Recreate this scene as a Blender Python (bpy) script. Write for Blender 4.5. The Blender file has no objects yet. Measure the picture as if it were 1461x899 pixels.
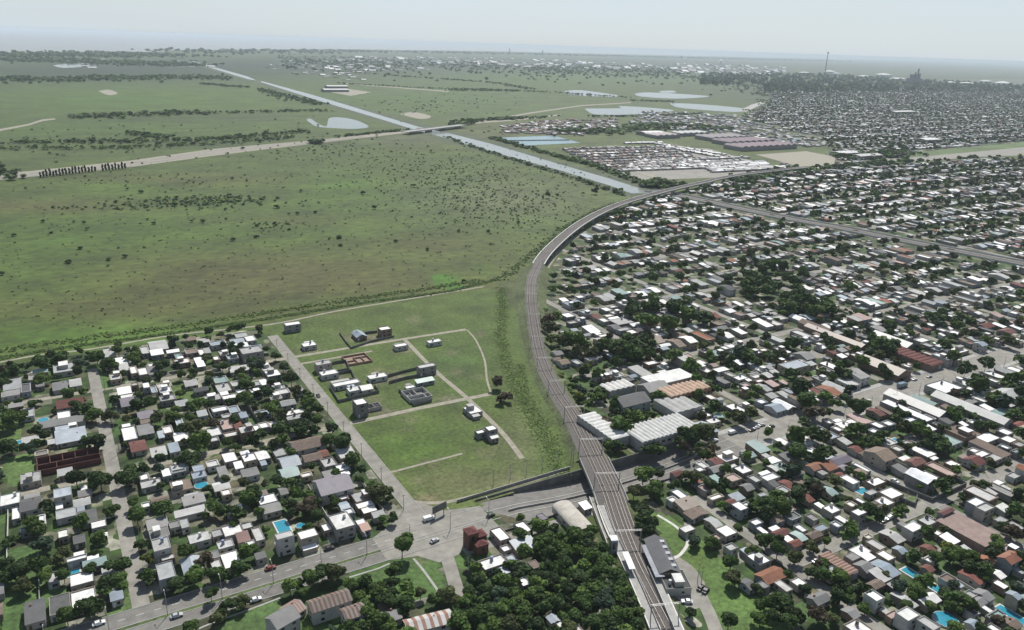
import bpy, math, random
import numpy as np
from mathutils import Matrix, Vector

# ---------------------------------------------------------------- camera, sky, sun, exposure
C = bpy.context.scene.collection
SC = bpy.context.scene
FOC = 1118.0; PITCH = math.radians(19.05); ROLL = math.atan(.0335); YAW = math.radians(31.10); HC = 200.0
_c, _s = math.cos(YAW), math.sin(YAW)
def _rot(v): return np.array([v[0]*_c + v[1]*_s, -v[0]*_s + v[1]*_c, v[2]])
_F = _rot([0, math.cos(PITCH), -math.sin(PITCH)]); _U = _rot([0, math.sin(PITCH), math.cos(PITCH)]); _R = _rot([1., 0, 0])
_X = math.cos(ROLL)*_R + math.sin(ROLL)*_U; _Y = -math.sin(ROLL)*_R + math.cos(ROLL)*_U
cd = bpy.data.cameras.new('camera'); cam = bpy.data.objects.new('camera', cd); C.objects.link(cam)
cd.sensor_width = 36; cd.lens = FOC/1461*36; cd.clip_start = 1; cd.clip_end = 400000
cam.matrix_world = Matrix(((_X[0], _Y[0], -_F[0], 0), (_X[1], _Y[1], -_F[1], 0), (_X[2], _Y[2], -_F[2], HC), (0, 0, 0, 1)))
SC.camera = cam
SUN_EL, SUN_AZ = math.radians(52), math.radians(40)      # azimuth measured from +Y towards +X
w = bpy.data.worlds.new('World'); SC.world = w; w.use_nodes = True
nt = w.node_tree; sky = nt.nodes.new('ShaderNodeTexSky'); sky.sky_type = 'NISHITA'; sky.sun_disc = False
sky.sun_elevation = SUN_EL; sky.sun_rotation = SUN_AZ; sky.air_density = 1.0; sky.dust_density = 1.0; sky.altitude = 100
bg = nt.nodes['Background']; bg.inputs[1].default_value = 0.075
# thin high cloud over the sky
_tc = nt.nodes.new('ShaderNodeTexCoord'); _mp = nt.nodes.new('ShaderNodeMapping'); _mp.inputs['Scale'].default_value = (1.2, 1.2, 7)
_nz = nt.nodes.new('ShaderNodeTexNoise'); _nz.inputs['Scale'].default_value = 1.6; _nz.inputs['Detail'].default_value = 6
_mr = nt.nodes.new('ShaderNodeMapRange'); _mr.inputs[1].default_value = .3; _mr.inputs[2].default_value = .75; _mr.inputs[3].default_value = .72; _mr.inputs[4].default_value = .97
_mx = nt.nodes.new('ShaderNodeMix'); _mx.data_type = 'RGBA'; _mx.inputs[7].default_value = (7.9, 9.1, 10.0, 1)
nt.links.new(_tc.outputs['Generated'], _mp.inputs[0]); nt.links.new(_mp.outputs[0], _nz.inputs['Vector']); nt.links.new(_nz.outputs[0], _mr.inputs[0])
_sx = nt.nodes.new('ShaderNodeSeparateXYZ'); nt.links.new(_tc.outputs['Generated'], _sx.inputs[0])
_el = nt.nodes.new('ShaderNodeMapRange'); _el.inputs[1].default_value = .05; _el.inputs[2].default_value = .5; _el.inputs[3].default_value = 1; _el.inputs[4].default_value = .12; nt.links.new(_sx.outputs['Z'], _el.inputs[0])
_mu = nt.nodes.new('ShaderNodeMath'); _mu.operation = 'MULTIPLY'; nt.links.new(_mr.outputs[0], _mu.inputs[0]); nt.links.new(_el.outputs[0], _mu.inputs[1]); nt.links.new(_mu.outputs[0], _mx.inputs[0]); nt.links.new(sky.outputs[0], _mx.inputs[6]); nt.links.new(_mx.outputs[2], bg.inputs[0])
ld = bpy.data.lights.new('sun', 'SUN'); ld.energy = 4.7; ld.angle = math.radians(.53); ld.color = (1, .96, .89)
sun = bpy.data.objects.new('sun', ld); C.objects.link(sun)
_sd = Vector((math.sin(SUN_AZ)*math.cos(SUN_EL), math.cos(SUN_AZ)*math.cos(SUN_EL), math.sin(SUN_EL)))
sun.rotation_euler = _sd.to_track_quat('Z', 'Y').to_euler(); sun.location = (0, 0, 400)
SC.view_settings.view_transform = 'Standard'; SC.view_settings.look = 'None'
SC.view_settings.exposure = 0.18; SC.view_settings.gamma = 1
SC.render.engine = 'CYCLES'; SC.cycles.use_denoising = True
SC.cycles.max_bounces = 5; SC.cycles.volume_bounces = 1
rnd = random.Random(7)

# ---------------------------------------------------------------- measuring: photograph pixel <-> place on the ground
def G(x, y, h=0.0):
    d = (x-730.5)/FOC*_X - (y-449.5)/FOC*_Y + _F
    k = (HC-h)/-d[2]
    return d[0]*k, d[1]*k
def proj(s, t, z=0.0):
    v = np.array([s, t, z-HC]); D = v@_F
    return 730.5+FOC*(v@_X)/D, 449.5-FOC*(v@_Y)/D
def proj_np(P):
    v = P-np.array([0, 0, HC]); D = np.maximum(v@_F, 1e-3)
    return 730.5+FOC*(v@_X)/D, 449.5-FOC*(v@_Y)/D, v@_F
def GL(pts, h=0.0): return [G(x, y, h) for x, y in pts]
def px_len(s, t, z, ds, dt):                              # pixels per metre along a direction
    a = proj(s-ds*2, t-dt*2, z); b = proj(s+ds*2, t+dt*2, z)
    return math.hypot(a[0]-b[0], a[1]-b[1])/4

# ---------------------------------------------------------------- materials
MATS = {}
def mat(name, base=(.5, .5, .5), rough=.85, src='fixed', noise=(.25, .35), scale=1.0, detail=4, wave=None, spec=.3, bump=0, metal=0, coarse=None, stretch=None, trans=0):
    m = bpy.data.materials.new(name); m.use_nodes = True; n = m.node_tree.nodes; L = m.node_tree.links
    p = n['Principled BSDF']; p.inputs['Roughness'].default_value = rough; p.inputs['Specular IOR Level'].default_value = spec; p.inputs['Metallic'].default_value = metal
    if src == 'object': b = n.new('ShaderNodeObjectInfo').outputs['Color']
    elif src == 'attr': a = n.new('ShaderNodeAttribute'); a.attribute_name = 'Col'; b = a.outputs['Color']
    else: r = n.new('ShaderNodeRGB'); r.outputs[0].default_value = (*base, 1); b = r.outputs[0]
    geo = n.new('ShaderNodeNewGeometry')
    vec = geo.outputs['Position']
    if stretch:
        mp = n.new('ShaderNodeMapping'); mp.inputs['Scale'].default_value = stretch; mp.inputs['Rotation'].default_value = (0, 0, .5); L.new(vec, mp.inputs[0]); vec = mp.outputs[0]
    def vary(b, sc, lo, hi, det=4):
        t = n.new('ShaderNodeTexNoise'); t.inputs['Scale'].default_value = sc; t.inputs['Detail'].default_value = det; t.inputs['Roughness'].default_value = .65
        L.new(vec, t.inputs['Vector'])
        mr = n.new('ShaderNodeMapRange'); mr.inputs[1].default_value = .3; mr.inputs[2].default_value = .7; mr.inputs[3].default_value = lo; mr.inputs[4].default_value = hi
        L.new(t.outputs[0], mr.inputs[0])
        x = n.new('ShaderNodeVectorMath'); x.operation = 'SCALE'; L.new(b, x.inputs[0]); L.new(mr.outputs[0], x.inputs['Scale'])
        return x.outputs[0], t.outputs[0]
    b, nz = vary(b, scale, 1-noise[0], 1+noise[1], detail)
    if coarse: b, _ = vary(b, coarse[0], 1-coarse[1], 1+coarse[1], 5)
    if wave:                                               # ribs of sheet metal or rows of tiles, in the object's own space
        tc = n.new('ShaderNodeTexCoord'); wv = n.new('ShaderNodeTexWave'); wv.bands_direction = wave[0]; wv.inputs['Scale'].default_value = wave[1]
        L.new(tc.outputs['Object'], wv.inputs['Vector'])
        mr = n.new('ShaderNodeMapRange'); mr.inputs[3].default_value = 1-wave[2]; mr.inputs[4].default_value = 1+wave[2]*.4; L.new(wv.outputs[1], mr.inputs[0])
        x = n.new('ShaderNodeVectorMath'); x.operation = 'SCALE'; L.new(b, x.inputs[0]); L.new(mr.outputs[0], x.inputs['Scale']); b = x.outputs[0]
    if bump:
        bp = n.new('ShaderNodeBump'); bp.inputs['Strength'].default_value = bump; bp.inputs['Distance'].default_value = .6; L.new(nz, bp.inputs['Height']); L.new(bp.outputs[0], p.inputs['Normal'])
    L.new(b, p.inputs['Base Color'])
    if trans:
        td = n.new('ShaderNodeBsdfTranslucent'); L.new(b, td.inputs[0]); mx = n.new('ShaderNodeMixShader'); mx.inputs[0].default_value = trans
        L.new(p.outputs[0], mx.inputs[1]); L.new(td.outputs[0], mx.inputs[2]); L.new(mx.outputs[0], n['Material Output'].inputs[0])
    MATS[name] = m; return m
mat('ground', src='attr', scale=.12, noise=(.45, .5), detail=10, coarse=(.014, .38), bump=.5, stretch=(.75, 1.15, 1))
mat('grass', src='attr', scale=.45, noise=(.5, .6), detail=9, coarse=(.045, .38), bump=.6)
mat('yard_ground', (.05, .056, .032), scale=.12, noise=(.6, .9), detail=9, coarse=(.03, .45), bump=.3)
mat('asphalt', (.165, .158, .145), scale=.25, noise=(.22, .25), detail=8, coarse=(.03, .15))
mat('worn_road', (.23, .22, .195), scale=.2, noise=(.25, .25), detail=8, coarse=(.03, .15))
mat('dirt_path', (.27, .25, .2), scale=.3, noise=(.3, .25), detail=8)
mat('concrete', (.33, .325, .31), scale=.4, noise=(.2, .15), detail=6)
mat('pale_concrete', (.52, .51, .48), scale=.4, noise=(.15, .15), detail=6)
mat('dark_concrete', (.13, .13, .125), scale=.3, noise=(.3, .3), detail=6)
mat('ballast', (.1, .092, .086), scale=1.2, noise=(.3, .4), detail=6, coarse=(.06, .15), bump=.4)
mat('steel_rail', (.22, .195, .18), rough=.45, metal=.3, scale=1)
mat('sleeper', (.15, .135, .12), scale=2)
mat('paint', (.7, .7, .66), scale=.8, noise=(.3, .1))
mat('plaster', src='object', scale=.35, noise=(.22, .12), detail=6)
mat('brick', src='object', scale=1.5, noise=(.3, .25), detail=6)
mat('membrane', src='object', scale=.3, noise=(.3, .12), detail=7, coarse=(.9, .08))
mat('sheet_metal', src='object', rough=.5, spec=.4, scale=.2, noise=(.25, .12), detail=6, wave=('X', .8, .13))
mat('sheet_metal_cross', src='object', rough=.5, spec=.4, scale=.2, noise=(.25, .12), detail=6, wave=('Y', .8, .13))
mat('roof_tile', src='object', rough=.8, scale=.7, noise=(.3, .25), detail=6, wave=('X', 1.1, .3))
mat('glass', (.02, .026, .03), rough=.15, spec=.6)
mat('door_paint', src='object', rough=.6)
mat('plain', src='object', rough=.6, scale=.6, noise=(.12, .08))
mat('metal', (.3, .3, .3), rough=.5, metal=.4)
mat('dark_metal', (.07, .07, .07), rough=.5, metal=.3)
mat('town', src='attr', scale=.3, noise=(.2, .12), detail=5)
mat('leaf', src='object', rough=.7, spec=.2, scale=1.1, noise=(.45, .5), detail=3, trans=.24)
mat('leaf_mass', src='attr', rough=.7, spec=.2, scale=.35, noise=(.4, .45), detail=3, trans=.2)
mat('bark', (.1, .075, .055), scale=2)
mat('car_paint', src='object', rough=.25, spec=.6, noise=(.03, .03))
mat('smoke', (.9, .9, .9), trans=.7)
mat('rubber', (.02, .02, .02))
mat('pool_water', (.035, .24, .33), rough=.08, spec=.5, scale=.5, noise=(.1, .15))
# plots: cells of grass, bare earth and paving, squared to the street grid
def plots():
    m = MATS['yard_ground']; n = m.node_tree.nodes; L = m.node_tree.links; p = n['Principled BSDF']
    old = p.inputs['Base Color'].links[0].from_socket
    g = n.new('ShaderNodeNewGeometry'); v = n.new('ShaderNodeTexVoronoi'); v.distance = 'CHEBYCHEV'; v.inputs['Scale'].default_value = .13; v.inputs['Randomness'].default_value = .75; L.new(g.outputs['Position'], v.inputs['Vector'])
    sp = n.new('ShaderNodeSeparateColor'); L.new(v.outputs['Color'], sp.inputs[0])
    r = n.new('ShaderNodeValToRGB'); r.color_ramp.interpolation = 'CONSTANT'; e = r.color_ramp.elements
    e[0].position = 0; e[0].color = (.55, .95, .36, 1); e[1].position = .42; e[1].color = (.85, .85, .75, 1)
    for q, c in ((.6, (2.2, 2.0, 2.3, 1)), (.74, (3.6, 3.2, 4.4, 1)), (.84, (1.6, 1.35, 1.3, 1)), (.92, (.5, .8, .38, 1))): k = e.new(q); k.color = c
    L.new(sp.outputs[0], r.inputs[0]); x = n.new('ShaderNodeVectorMath'); x.operation = 'MULTIPLY'; L.new(old, x.inputs[0]); L.new(r.outputs[0], x.inputs[1]); L.new(x.outputs[0], p.inputs['Base Color'])
plots()
def water(name, col, rough, bumpd, scale):
    m = mat(name, col, rough=rough, spec=.5, scale=.01, noise=(.15, .15)); n = m.node_tree.nodes; L = m.node_tree.links
    t = n.new('ShaderNodeTexNoise'); t.inputs['Scale'].default_value = scale; t.inputs['Detail'].default_value = 5
    g = n.new('ShaderNodeNewGeometry'); L.new(g.outputs['Position'], t.inputs['Vector'])
    b = n.new('ShaderNodeBump'); b.inputs['Distance'].default_value = bumpd; b.inputs['Strength'].default_value = .6
    L.new(t.outputs[0], b.inputs['Height']); L.new(b.outputs[0], n['Principled BSDF'].inputs['Normal']); return m
water('canal_water', (.24, .25, .23), .15, .12, .5)
water('river_water', (.24, .24, .23), .35, .3, .05)
water('pond_water', (.16, .17, .155), .12, .05, .3)
water('basin_water', (.16, .25, .28), .2, .05, .3)

# ---------------------------------------------------------------- mesh helpers
class MB:
    def __init__(s): s.v = []; s.f = []
    def add(s, v, f):
        o = len(s.v); s.v += [tuple(map(float, q)) for q in v]; s.f += [tuple(i+o for i in q) for q in f]
    def box(s, x0, x1, y0, y1, z0, z1, top=True, bottom=True):
        f = [(0, 1, 5, 4), (1, 2, 6, 5), (2, 3, 7, 6), (3, 0, 4, 7)]
        if top: f.append((4, 5, 6, 7))
        if bottom: f.append((3, 2, 1, 0))
        s.add([(x0, y0, z0), (x1, y0, z0), (x1, y1, z0), (x0, y1, z0), (x0, y0, z1), (x1, y0, z1), (x1, y1, z1), (x0, y1, z1)], f)
    def tube(s, p, q, r0, r1=None, n=6):
        r1 = r0 if r1 is None else r1
        p = Vector(p); q = Vector(q); d = (q-p).normalized(); a = d.orthogonal().normalized(); b = d.cross(a)
        v = [p+(a*math.cos(2*math.pi*k/n)+b*math.sin(2*math.pi*k/n))*r0 for k in range(n)]+[q+(a*math.cos(2*math.pi*k/n)+b*math.sin(2*math.pi*k/n))*r1 for k in range(n)]
        s.add(v, [(k, (k+1) % n, n+(k+1) % n, n+k) for k in range(n)]+[tuple(range(n))[::-1], tuple(range(n, 2*n))])
    def mesh(s, name, m):
        me = bpy.data.meshes.new(name); me.from_pydata(s.v, [], s.f); me.materials.append(MATS[m]); me.update(); return me
    def build(s, name, m, parent=None, color=None, loc=None, rot=0):
        return link(name, s.mesh(name, m), parent, color, loc, rot)
def link(name, me, parent=None, color=None, loc=None, rot=0):
    o = bpy.data.objects.new(name, me); C.objects.link(o)
    if parent is not None: o.parent = parent
    if color is not None: o.color = (*color, 1)
    if loc is not None: o.location = loc
    if rot: o.rotation_euler[2] = rot
    return o
def thing(name, label, cat, loc=(0, 0, 0), rot=0, group=None):
    o = bpy.data.objects.new(name, None); C.objects.link(o); o.location = loc; o.rotation_euler[2] = rot; o.empty_display_size = .5
    if label: o['label'] = label
    o['category'] = cat
    if group: o['group'] = group
    return o
def tag(o, label, cat, group=None):
    if label: o['label'] = label
    o['category'] = cat
    if group: o['group'] = group
    return o
def np_mesh(name, V, F4, m, col=None, kind=None, extra_tri=None):
    V = np.asarray(V, np.float32).reshape(-1, 3); F4 = np.asarray(F4, np.int32)
    k = F4.shape[1]; me = bpy.data.meshes.new(name)
    me.vertices.add(len(V)); me.vertices.foreach_set('co', V.ravel())
    me.loops.add(F4.size); me.loops.foreach_set('vertex_index', F4.ravel())
    me.polygons.add(len(F4)); me.polygons.foreach_set('loop_start', np.arange(0, F4.size, k, dtype=np.int32))
    me.update(calc_edges=True); me.validate()
    if col is not None:
        a = me.color_attributes.new('Col', 'FLOAT_COLOR', 'POINT')
        cc = np.ones((len(V), 4), np.float32); cc[:, :3] = col; a.data.foreach_set('color', cc.ravel())
    me.materials.append(MATS[m]); o = link(name, me)
    if kind: o['kind'] = kind
    return o
def paint(me, colors):
    a = me.color_attributes.new('Col', 'FLOAT_COLOR', 'POINT'); cc = np.ones((len(me.vertices), 4), np.float32); cc[:, :3] = colors; a.data.foreach_set('color', cc.ravel())
def sheet(name, pts, z, m, color=None, kind='structure'):
    """a flat polygon of the ground"""
    from mathutils.geometry import tessellate_polygon
    P3 = [Vector((p[0], p[1], z)) for p in pts]; tri = tessellate_polygon([P3])
    f = []
    for a, b, c in tri:
        n = (P3[b]-P3[a]).cross(P3[c]-P3[a]); f.append((a, b, c) if n.z > 0 else (a, c, b))
    me = bpy.data.meshes.new(name); me.from_pydata([tuple(p) for p in P3], [], f); me.materials.append(MATS[m]); me.update()
    if color is not None: paint(me, color)
    o = link(name, me)
    if kind: o['kind'] = kind
    return o
def smooth(pts, n=6):
    out = []; P = [np.array(p, float) for p in pts]
    for i in range(len(P)-1):
        p0 = P[max(i-1, 0)]; p1 = P[i]; p2 = P[i+1]; p3 = P[min(i+2, len(P)-1)]
        for k in range(n):
            t = k/n; out.append(.5*((2*p1)+(p2-p0)*t+(2*p0-5*p1+4*p2-p3)*t*t+(3*p1-p0-3*p2+p3)*t**3))
    out.append(P[-1]); return out
def offset(path, d):
    out = []
    for i, p in enumerate(path):
        a = path[max(i-1, 0)]; b = path[min(i+1, len(path)-1)]; t = np.array([b[0]-a[0], b[1]-a[1]], float); t /= max(np.hypot(*t), 1e-6)
        q = np.array(p, float).copy(); q[0] += t[1]*d; q[1] -= t[0]*d; out.append(q)      # +d = to the right of travel
    return out
def ribbon_mb(mb, path, d0, d1, z0=0, z1=None, zs=None):
    a = offset(path, d0); b = offset(path, d1); v = []
    for i in range(len(path)):
        zb = zs[i] if zs is not None else 0
        v += [(a[i][0], a[i][1], zb+z0), (b[i][0], b[i][1], zb+(z0 if z1 is None else z1))]
    mb.add(v, [(2*i, 2*i+1, 2*i+3, 2*i+2) for i in range(len(path)-1)])
def ribbon(name, path, d0, d1, z, m, kind='structure', zs=None, color=None):
    mb = MB(); ribbon_mb(mb, path, d0, d1, z, zs=zs); me = mb.mesh(name, m)
    if color is not None: paint(me, color)
    o = link(name, me)
    if kind: o['kind'] = kind
    return o
def wall_strip(mb, path, d, th, z0, z1, zs=None):
    """a closed wall of thickness th following a path"""
    a = offset(path, d-th/2); b = offset(path, d+th/2); v = []
    for i in range(len(path)):
        zb = zs[i] if zs is not None else 0
        v += [(a[i][0], a[i][1], zb+z0), (a[i][0], a[i][1], zb+z1), (b[i][0], b[i][1], zb+z1), (b[i][0], b[i][1], zb+z0)]
    f = []
    for i in range(len(path)-1):
        for k in range(4): f.append((4*i+k, 4*i+(k+1) % 4, 4*i+4+(k+1) % 4, 4*i+4+k))
    f += [(0, 1, 2, 3), tuple(4*(len(path)-1)+k for k in (3, 2, 1, 0))]
    mb.add(v, f)
def in_poly(x, y, poly):
    ins = False; n = len(poly); j = n-1
    for i in range(n):
        xi, yi = poly[i][:2]; xj, yj = poly[j][:2]
        if (yi > y) != (yj > y) and x < (xj-xi)*(y-yi)/(yj-yi)+xi: ins = not ins
        j = i
    return ins
def in_poly_np(x, y, poly):
    ins = np.zeros(x.shape, bool); n = len(poly); j = n-1
    for i in range(n):
        xi, yi = poly[i][:2]; xj, yj = poly[j][:2]
        if yi != yj: ins ^= ((yi > y) != (yj > y)) & (x < (xj-xi)*(y-yi)/(yj-yi)+xi)
        j = i
    return ins
def seg_dist(x, y, path):
    best = np.full(np.shape(x), 1e9)
    for a, b in zip(path[:-1], path[1:]):
        dx, dy = b[0]-a[0], b[1]-a[1]; L = dx*dx+dy*dy+1e-9
        k = np.clip(((x-a[0])*dx+(y-a[1])*dy)/L, 0, 1); best = np.minimum(best, np.hypot(x-a[0]-k*dx, y-a[1]-k*dy))
    return best

# ---------------------------------------------------------------- the lie of the land
def rail_h(t): return float(np.interp(t, [200, 250, 300, 420, 540, 600, 2000], [1.3, 1.8, 1.8, 2.5, 5.5, 7.0, 8.0]))
RAILPX = [(985, 960), (955, 899), (930, 850), (905, 800), (885, 750), (868, 700), (850, 660), (835, 628), (818, 595), (795, 560), (775, 520), (763, 470), (757.5, 420), (763, 388), (785, 355), (830, 318), (880, 293), (940, 275), (1000, 261), (1050, 251), (1110, 243.5), (1180, 236)]
_rail = []
for _x, _y in RAILPX:
    _g = G(_x, _y, 2); _g = G(_x, _y, rail_h(_g[1])); _rail.append((_g[0], _g[1], rail_h(_g[1])))
RAIL = smooth(_rail, 6); RAILZ = [rail_h(p[1]) for p in RAIL]
for _i, _p in enumerate(RAIL):
    if _p[1] > 900: RAILZ[_i] = max(1.0, float(np.interp(_p[1], [950, 1150], [8, 1.5])))
I_VIA = min(range(len(RAIL)), key=lambda i: abs(RAIL[i][1]-590))
AVE_T = 262.0
TR0, TR1, TRY0, TRY1 = 150.0, 300.0, 249.0, 276.0        # the dip of the avenue under the railway
DIP = [(150, 0), (165, -.6), (190, -3.6), (205, -4.6), (240, -4.6), (262, -3.2), (285, -.7), (300, 0)]
xs = np.unique(np.concatenate([-np.geomspace(300, 100000, 46)[::-1], np.arange(-290, 1100, 11.), np.geomspace(1100, 100000, 60), [TR0, TR1]]))
ys = np.unique(np.concatenate([-np.geomspace(60, 30000, 14)[::-1], np.arange(-50, 1500, 11.), np.geomspace(1500, 100000, 60), [TRY0, TRY1]]))
XX, YY = np.meshgrid(xs, ys); V = np.stack([XX.ravel(), YY.ravel(), np.zeros(XX.size)], 1)
nx = len(xs); ii, jj = np.meshgrid(np.arange(nx-1), np.arange(len(ys)-1)); a = (jj*nx+ii).ravel(); F = np.stack([a, a+1, a+1+nx, a+nx], 1)
cxs = (XX[:-1, :-1]+XX[1:, 1:]).ravel()/2; cys = (YY[:-1, :-1]+YY[1:, 1:]).ravel()/2
F = F[~((cxs > TR0) & (cxs < TR1) & (cys > TRY0) & (cys < TRY1))]
PX, PY, PD = proj_np(V)
def blobs(px, py, base, lst):
    col = np.tile(np.array(base, float), (len(px), 1))
    for x, y, rx, ry, c, st in lst:
        k = st*np.exp(-(((px-x)/rx)**2+((py-y)/ry)**2))[:, None]; col = col*(1-k)+np.array(c)*k
    return col
GREEN = (.043, .090, .010); OLIVE = (.052, .076, .014); BROWN = (.076, .068, .022); BRIGHT = (.054, .122, .009); DULL = (.040, .056, .024); DARK = (.018, .032, .016)
GB = [(150, 480, 260, 22, BRIGHT, .55), (60, 390, 160, 70, GREEN, .7), (420, 400, 330, 42, BROWN, .75), (150, 440, 240, 20, BROWN, .5), (640, 330, 130, 60, OLIVE, .8),
      (560, 290, 260, 30, GREEN, .5), (250, 330, 330, 25, GREEN, .5), (560, 215, 200, 22, OLIVE, .7), (720, 285, 130, 30, (.085, .1, .045), .8), (640, 402, 20, 11, BRIGHT, .95),
      (690, 385, 14, 8, BRIGHT, .5), (60, 295, 130, 10, BROWN, .6), (260, 257, 140, 9, BROWN, .5), (420, 315, 120, 9, BROWN, .35), (490, 262, 60, 18, BRIGHT, .5), (180, 268, 80, 8, BRIGHT, .4), (250, 240, 500, 8, OLIVE, .4),
      (200, 140, 260, 22, BRIGHT, .45), (150, 185, 330, 14, GREEN, .5), (100, 168, 400, 3, DARK, .5), (300, 205, 300, 4, DARK, .4), (620, 350, 90, 16, BROWN, .4), (560, 430, 160, 10, GREEN, .5),
      (120, 102, 300, 15, DARK, .9), (450, 95, 300, 14, DARK, .85), (800, 92, 450, 11, DARK, .7), (900, 100, 260, 12, DARK, .6), (620, 140, 150, 12, GREEN, .8), (850, 112, 260, 11, GREEN, .75), (700, 160, 120, 6, GREEN, .6), (630, 198, 120, 8, (.09, .085, .06), .5),
      (1250, 130, 260, 26, DARK, .8), (1350, 98, 300, 7, DULL, .5), (750, 187, 110, 12, BROWN, .5)]
base = blobs(PX, PY, OLIVE, GB); base[PD < 50] = OLIVE
ground = np_mesh('ground', V, F, 'ground', base, 'structure')

# sheets lying on the ground, each a few millimetres or more above the one below
VILLAGE = [(-420, 60), (-420, 549), (118, 549), (118, 268), (150, 268), (205, 200), (175, 100), (100, 60)]
sheet('village_ground', VILLAGE, .014, 'yard_ground')
_rr = [(p[0]+14, p[1]) for p in RAIL if 60 < p[1] < 930]
SUBURB = _rr+[(930, 915), (1400, 830), (1480, 300), (900, -50), (150, -50)]
SUB_A = [p for p in SUBURB]
# the part left of the dip must not cover it
sheet('suburb_ground', [(p[0]+14, p[1]) for p in RAIL if 290 < p[1] < 905]+[(1000, 905), (2600, 700), (2600, TRY1+2), (TR0+95, TRY1+2)], .02, 'yard_ground')
sheet('suburb_ground', [(225, TRY0-2), (2600, TRY0-2), (2600, -50), (150, -50), (190, 200)], .02, 'yard_ground')
sheet('suburb_ground', [(TR1+.5, TRY0-2.5), (TR1+.5, TRY1+2.5), (2600, TRY1+2.5), (2600, TRY0-2.5)], .024, 'yard_ground')
# far suburb beyond the second railway line, up to the industrial belt
FARSUB = GL([(1050, 262), (1190, 236), (1300, 222), (1461, 215), (1900, 215), (1900, 128), (1461, 124), (1300, 122), (1180, 118), (1095, 146), (1060, 165), (1010, 178), (1190, 208), (1190, 240)])
sheet('far_suburb_ground', GL([(1055, 258), (1190, 240), (1300, 228), (1461, 214), (2200, 260), (2200, 140), (1461, 112), (1180, 116), (1095, 150), (1040, 172), (1190, 214)]), .3, 'yard_ground')
sheet('wet_patch', [tuple(p) for p in smooth(GL([(616, 394), (630, 390), (644, 398), (662, 408), (654, 413), (634, 411), (620, 403), (616, 394)]), 4)][:-1], .03, 'grass', (.045, .112, .01))
# grass of the new estate left of the railway
ESTATE = [(123, 268), (205, 281), (232, 330), (250, 380), (275, 430), (300, 480), (322, 540), (315, 566), (122, 552)]
def grid_sheet(name, poly, step, z, m, base, lst):
    x0 = min(p[0] for p in poly); x1 = max(p[0] for p in poly); y0 = min(p[1] for p in poly); y1 = max(p[1] for p in poly)
    gx = np.arange(x0, x1+step, step); gy = np.arange(y0, y1+step, step); X, Y = np.meshgrid(gx, gy); V = np.stack([X.ravel(), Y.ravel(), np.full(X.size, z)], 1)
    i, j = np.meshgrid(np.arange(len(gx)-1), np.arange(len(gy)-1)); a = (j*len(gx)+i).ravel(); F = np.stack([a, a+1, a+1+len(gx), a+len(gx)], 1)
    c = V[F].mean(1); F = F[in_poly_np(c[:, 0], c[:, 1], poly)]
    px, py, pd = proj_np(V); return np_mesh(name, V, F, m, blobs(px, py, base, lst), 'structure')
EB = [(650, 690, 60, 30, (.115, .11, .055), .6), (610, 712, 18, 6, (.2, .16, .1), .7), (590, 640, 60, 25, BRIGHT, .35), (720, 560, 30, 60, OLIVE, .6), (740, 640, 30, 50, (.1, .105, .05), .6),
      (560, 445, 120, 12, OLIVE, .6), (540, 530, 14, 6, (.13, .11, .06), .5), (730, 690, 40, 14, (.13, .12, .07), .6), (600, 480, 30, 12, OLIVE, .3), (650, 520, 50, 30, (.04, .08, .018), .5)]
for k in range(46): EB.append((rnd.uniform(430, 720), rnd.uniform(440, 720), rnd.uniform(4, 16), rnd.uniform(2, 6), rnd.choice([(.13, .115, .07), (.1, .1, .05), (.045, .08, .018), (.16, .13, .09)]), rnd.uniform(.3, .6)))
for x, y in ((505, 478), (545, 478), (440, 495), (575, 495), (505, 512), (540, 540), (610, 530), (520, 580), (545, 583), (600, 565), (675, 590), (697, 618), (565, 535), (480, 535), (640, 566)): EB.append((x, y+4, 14, 5, (.17, .145, .105), .7))
grid_sheet('estate_grass', ESTATE, 3, .03, 'grass', (.058, .090, .017), EB)
# verge between creek and railway, and lawns
_v0 = [(p[0]-8, p[1]) for p in RAIL if 290 < p[1] < 560]
grid_sheet('railway_verge', _v0+[(345, 580), (325, 566), (318, 540), (300, 480), (275, 430), (250, 380), (232, 330), (218, 284)], 4, .035, 'grass', (.054, .07, .024), [(760, 640, 30, 40, (.12, .115, .06), .5)])
grid_sheet('lawn', GL([(922, 726), (962, 740), (1000, 768), (1040, 806), (1095, 856), (1128, 905), (1022, 905), (990, 845), (958, 790)]), 2, .04, 'grass', (.072, .125, .03), [(990, 800, 20, 20, OLIVE, .6)])
grid_sheet('lawn', GL([(495, 818), (555, 797), (590, 785), (622, 800), (640, 846), (560, 860), (500, 850)]), 2, .04, 'grass', (.06, .11, .028), [(600, 800, 8, 6, (.2, .16, .1), .4)])
grid_sheet('lawn', GL([(420, 880), (470, 870), (520, 905), (400, 905)]), 2, .04, 'grass', (.065, .11, .03), [])
grid_sheet('lawn', GL([(300, 905), (330, 880), (404, 852), (400, 880), (380, 905)]), 2, .04, 'grass', (.06, .105, .03), [])
grid_sheet('lawn', GL([(0, 905), (0, 790), (60, 770), (100, 860), (40, 905)]), 2, .04, 'grass', (.055, .1, .028), [])
grid_sheet('lawn', GL([(5, 652), (56, 646), (56, 690), (8, 695)]), 2, .04, 'grass', (.075, .125, .035), [])
grid_sheet('lawn', GL([(135, 895), (190, 840), (192, 868), (150, 890)]), 2, .04, 'grass', (.07, .11, .035), [])
grid_sheet('lawn', GL([(645, 790), (662, 775), (680, 812), (650, 812)]), 2, .04, 'grass', (.06, .11, .028), [])
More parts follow.
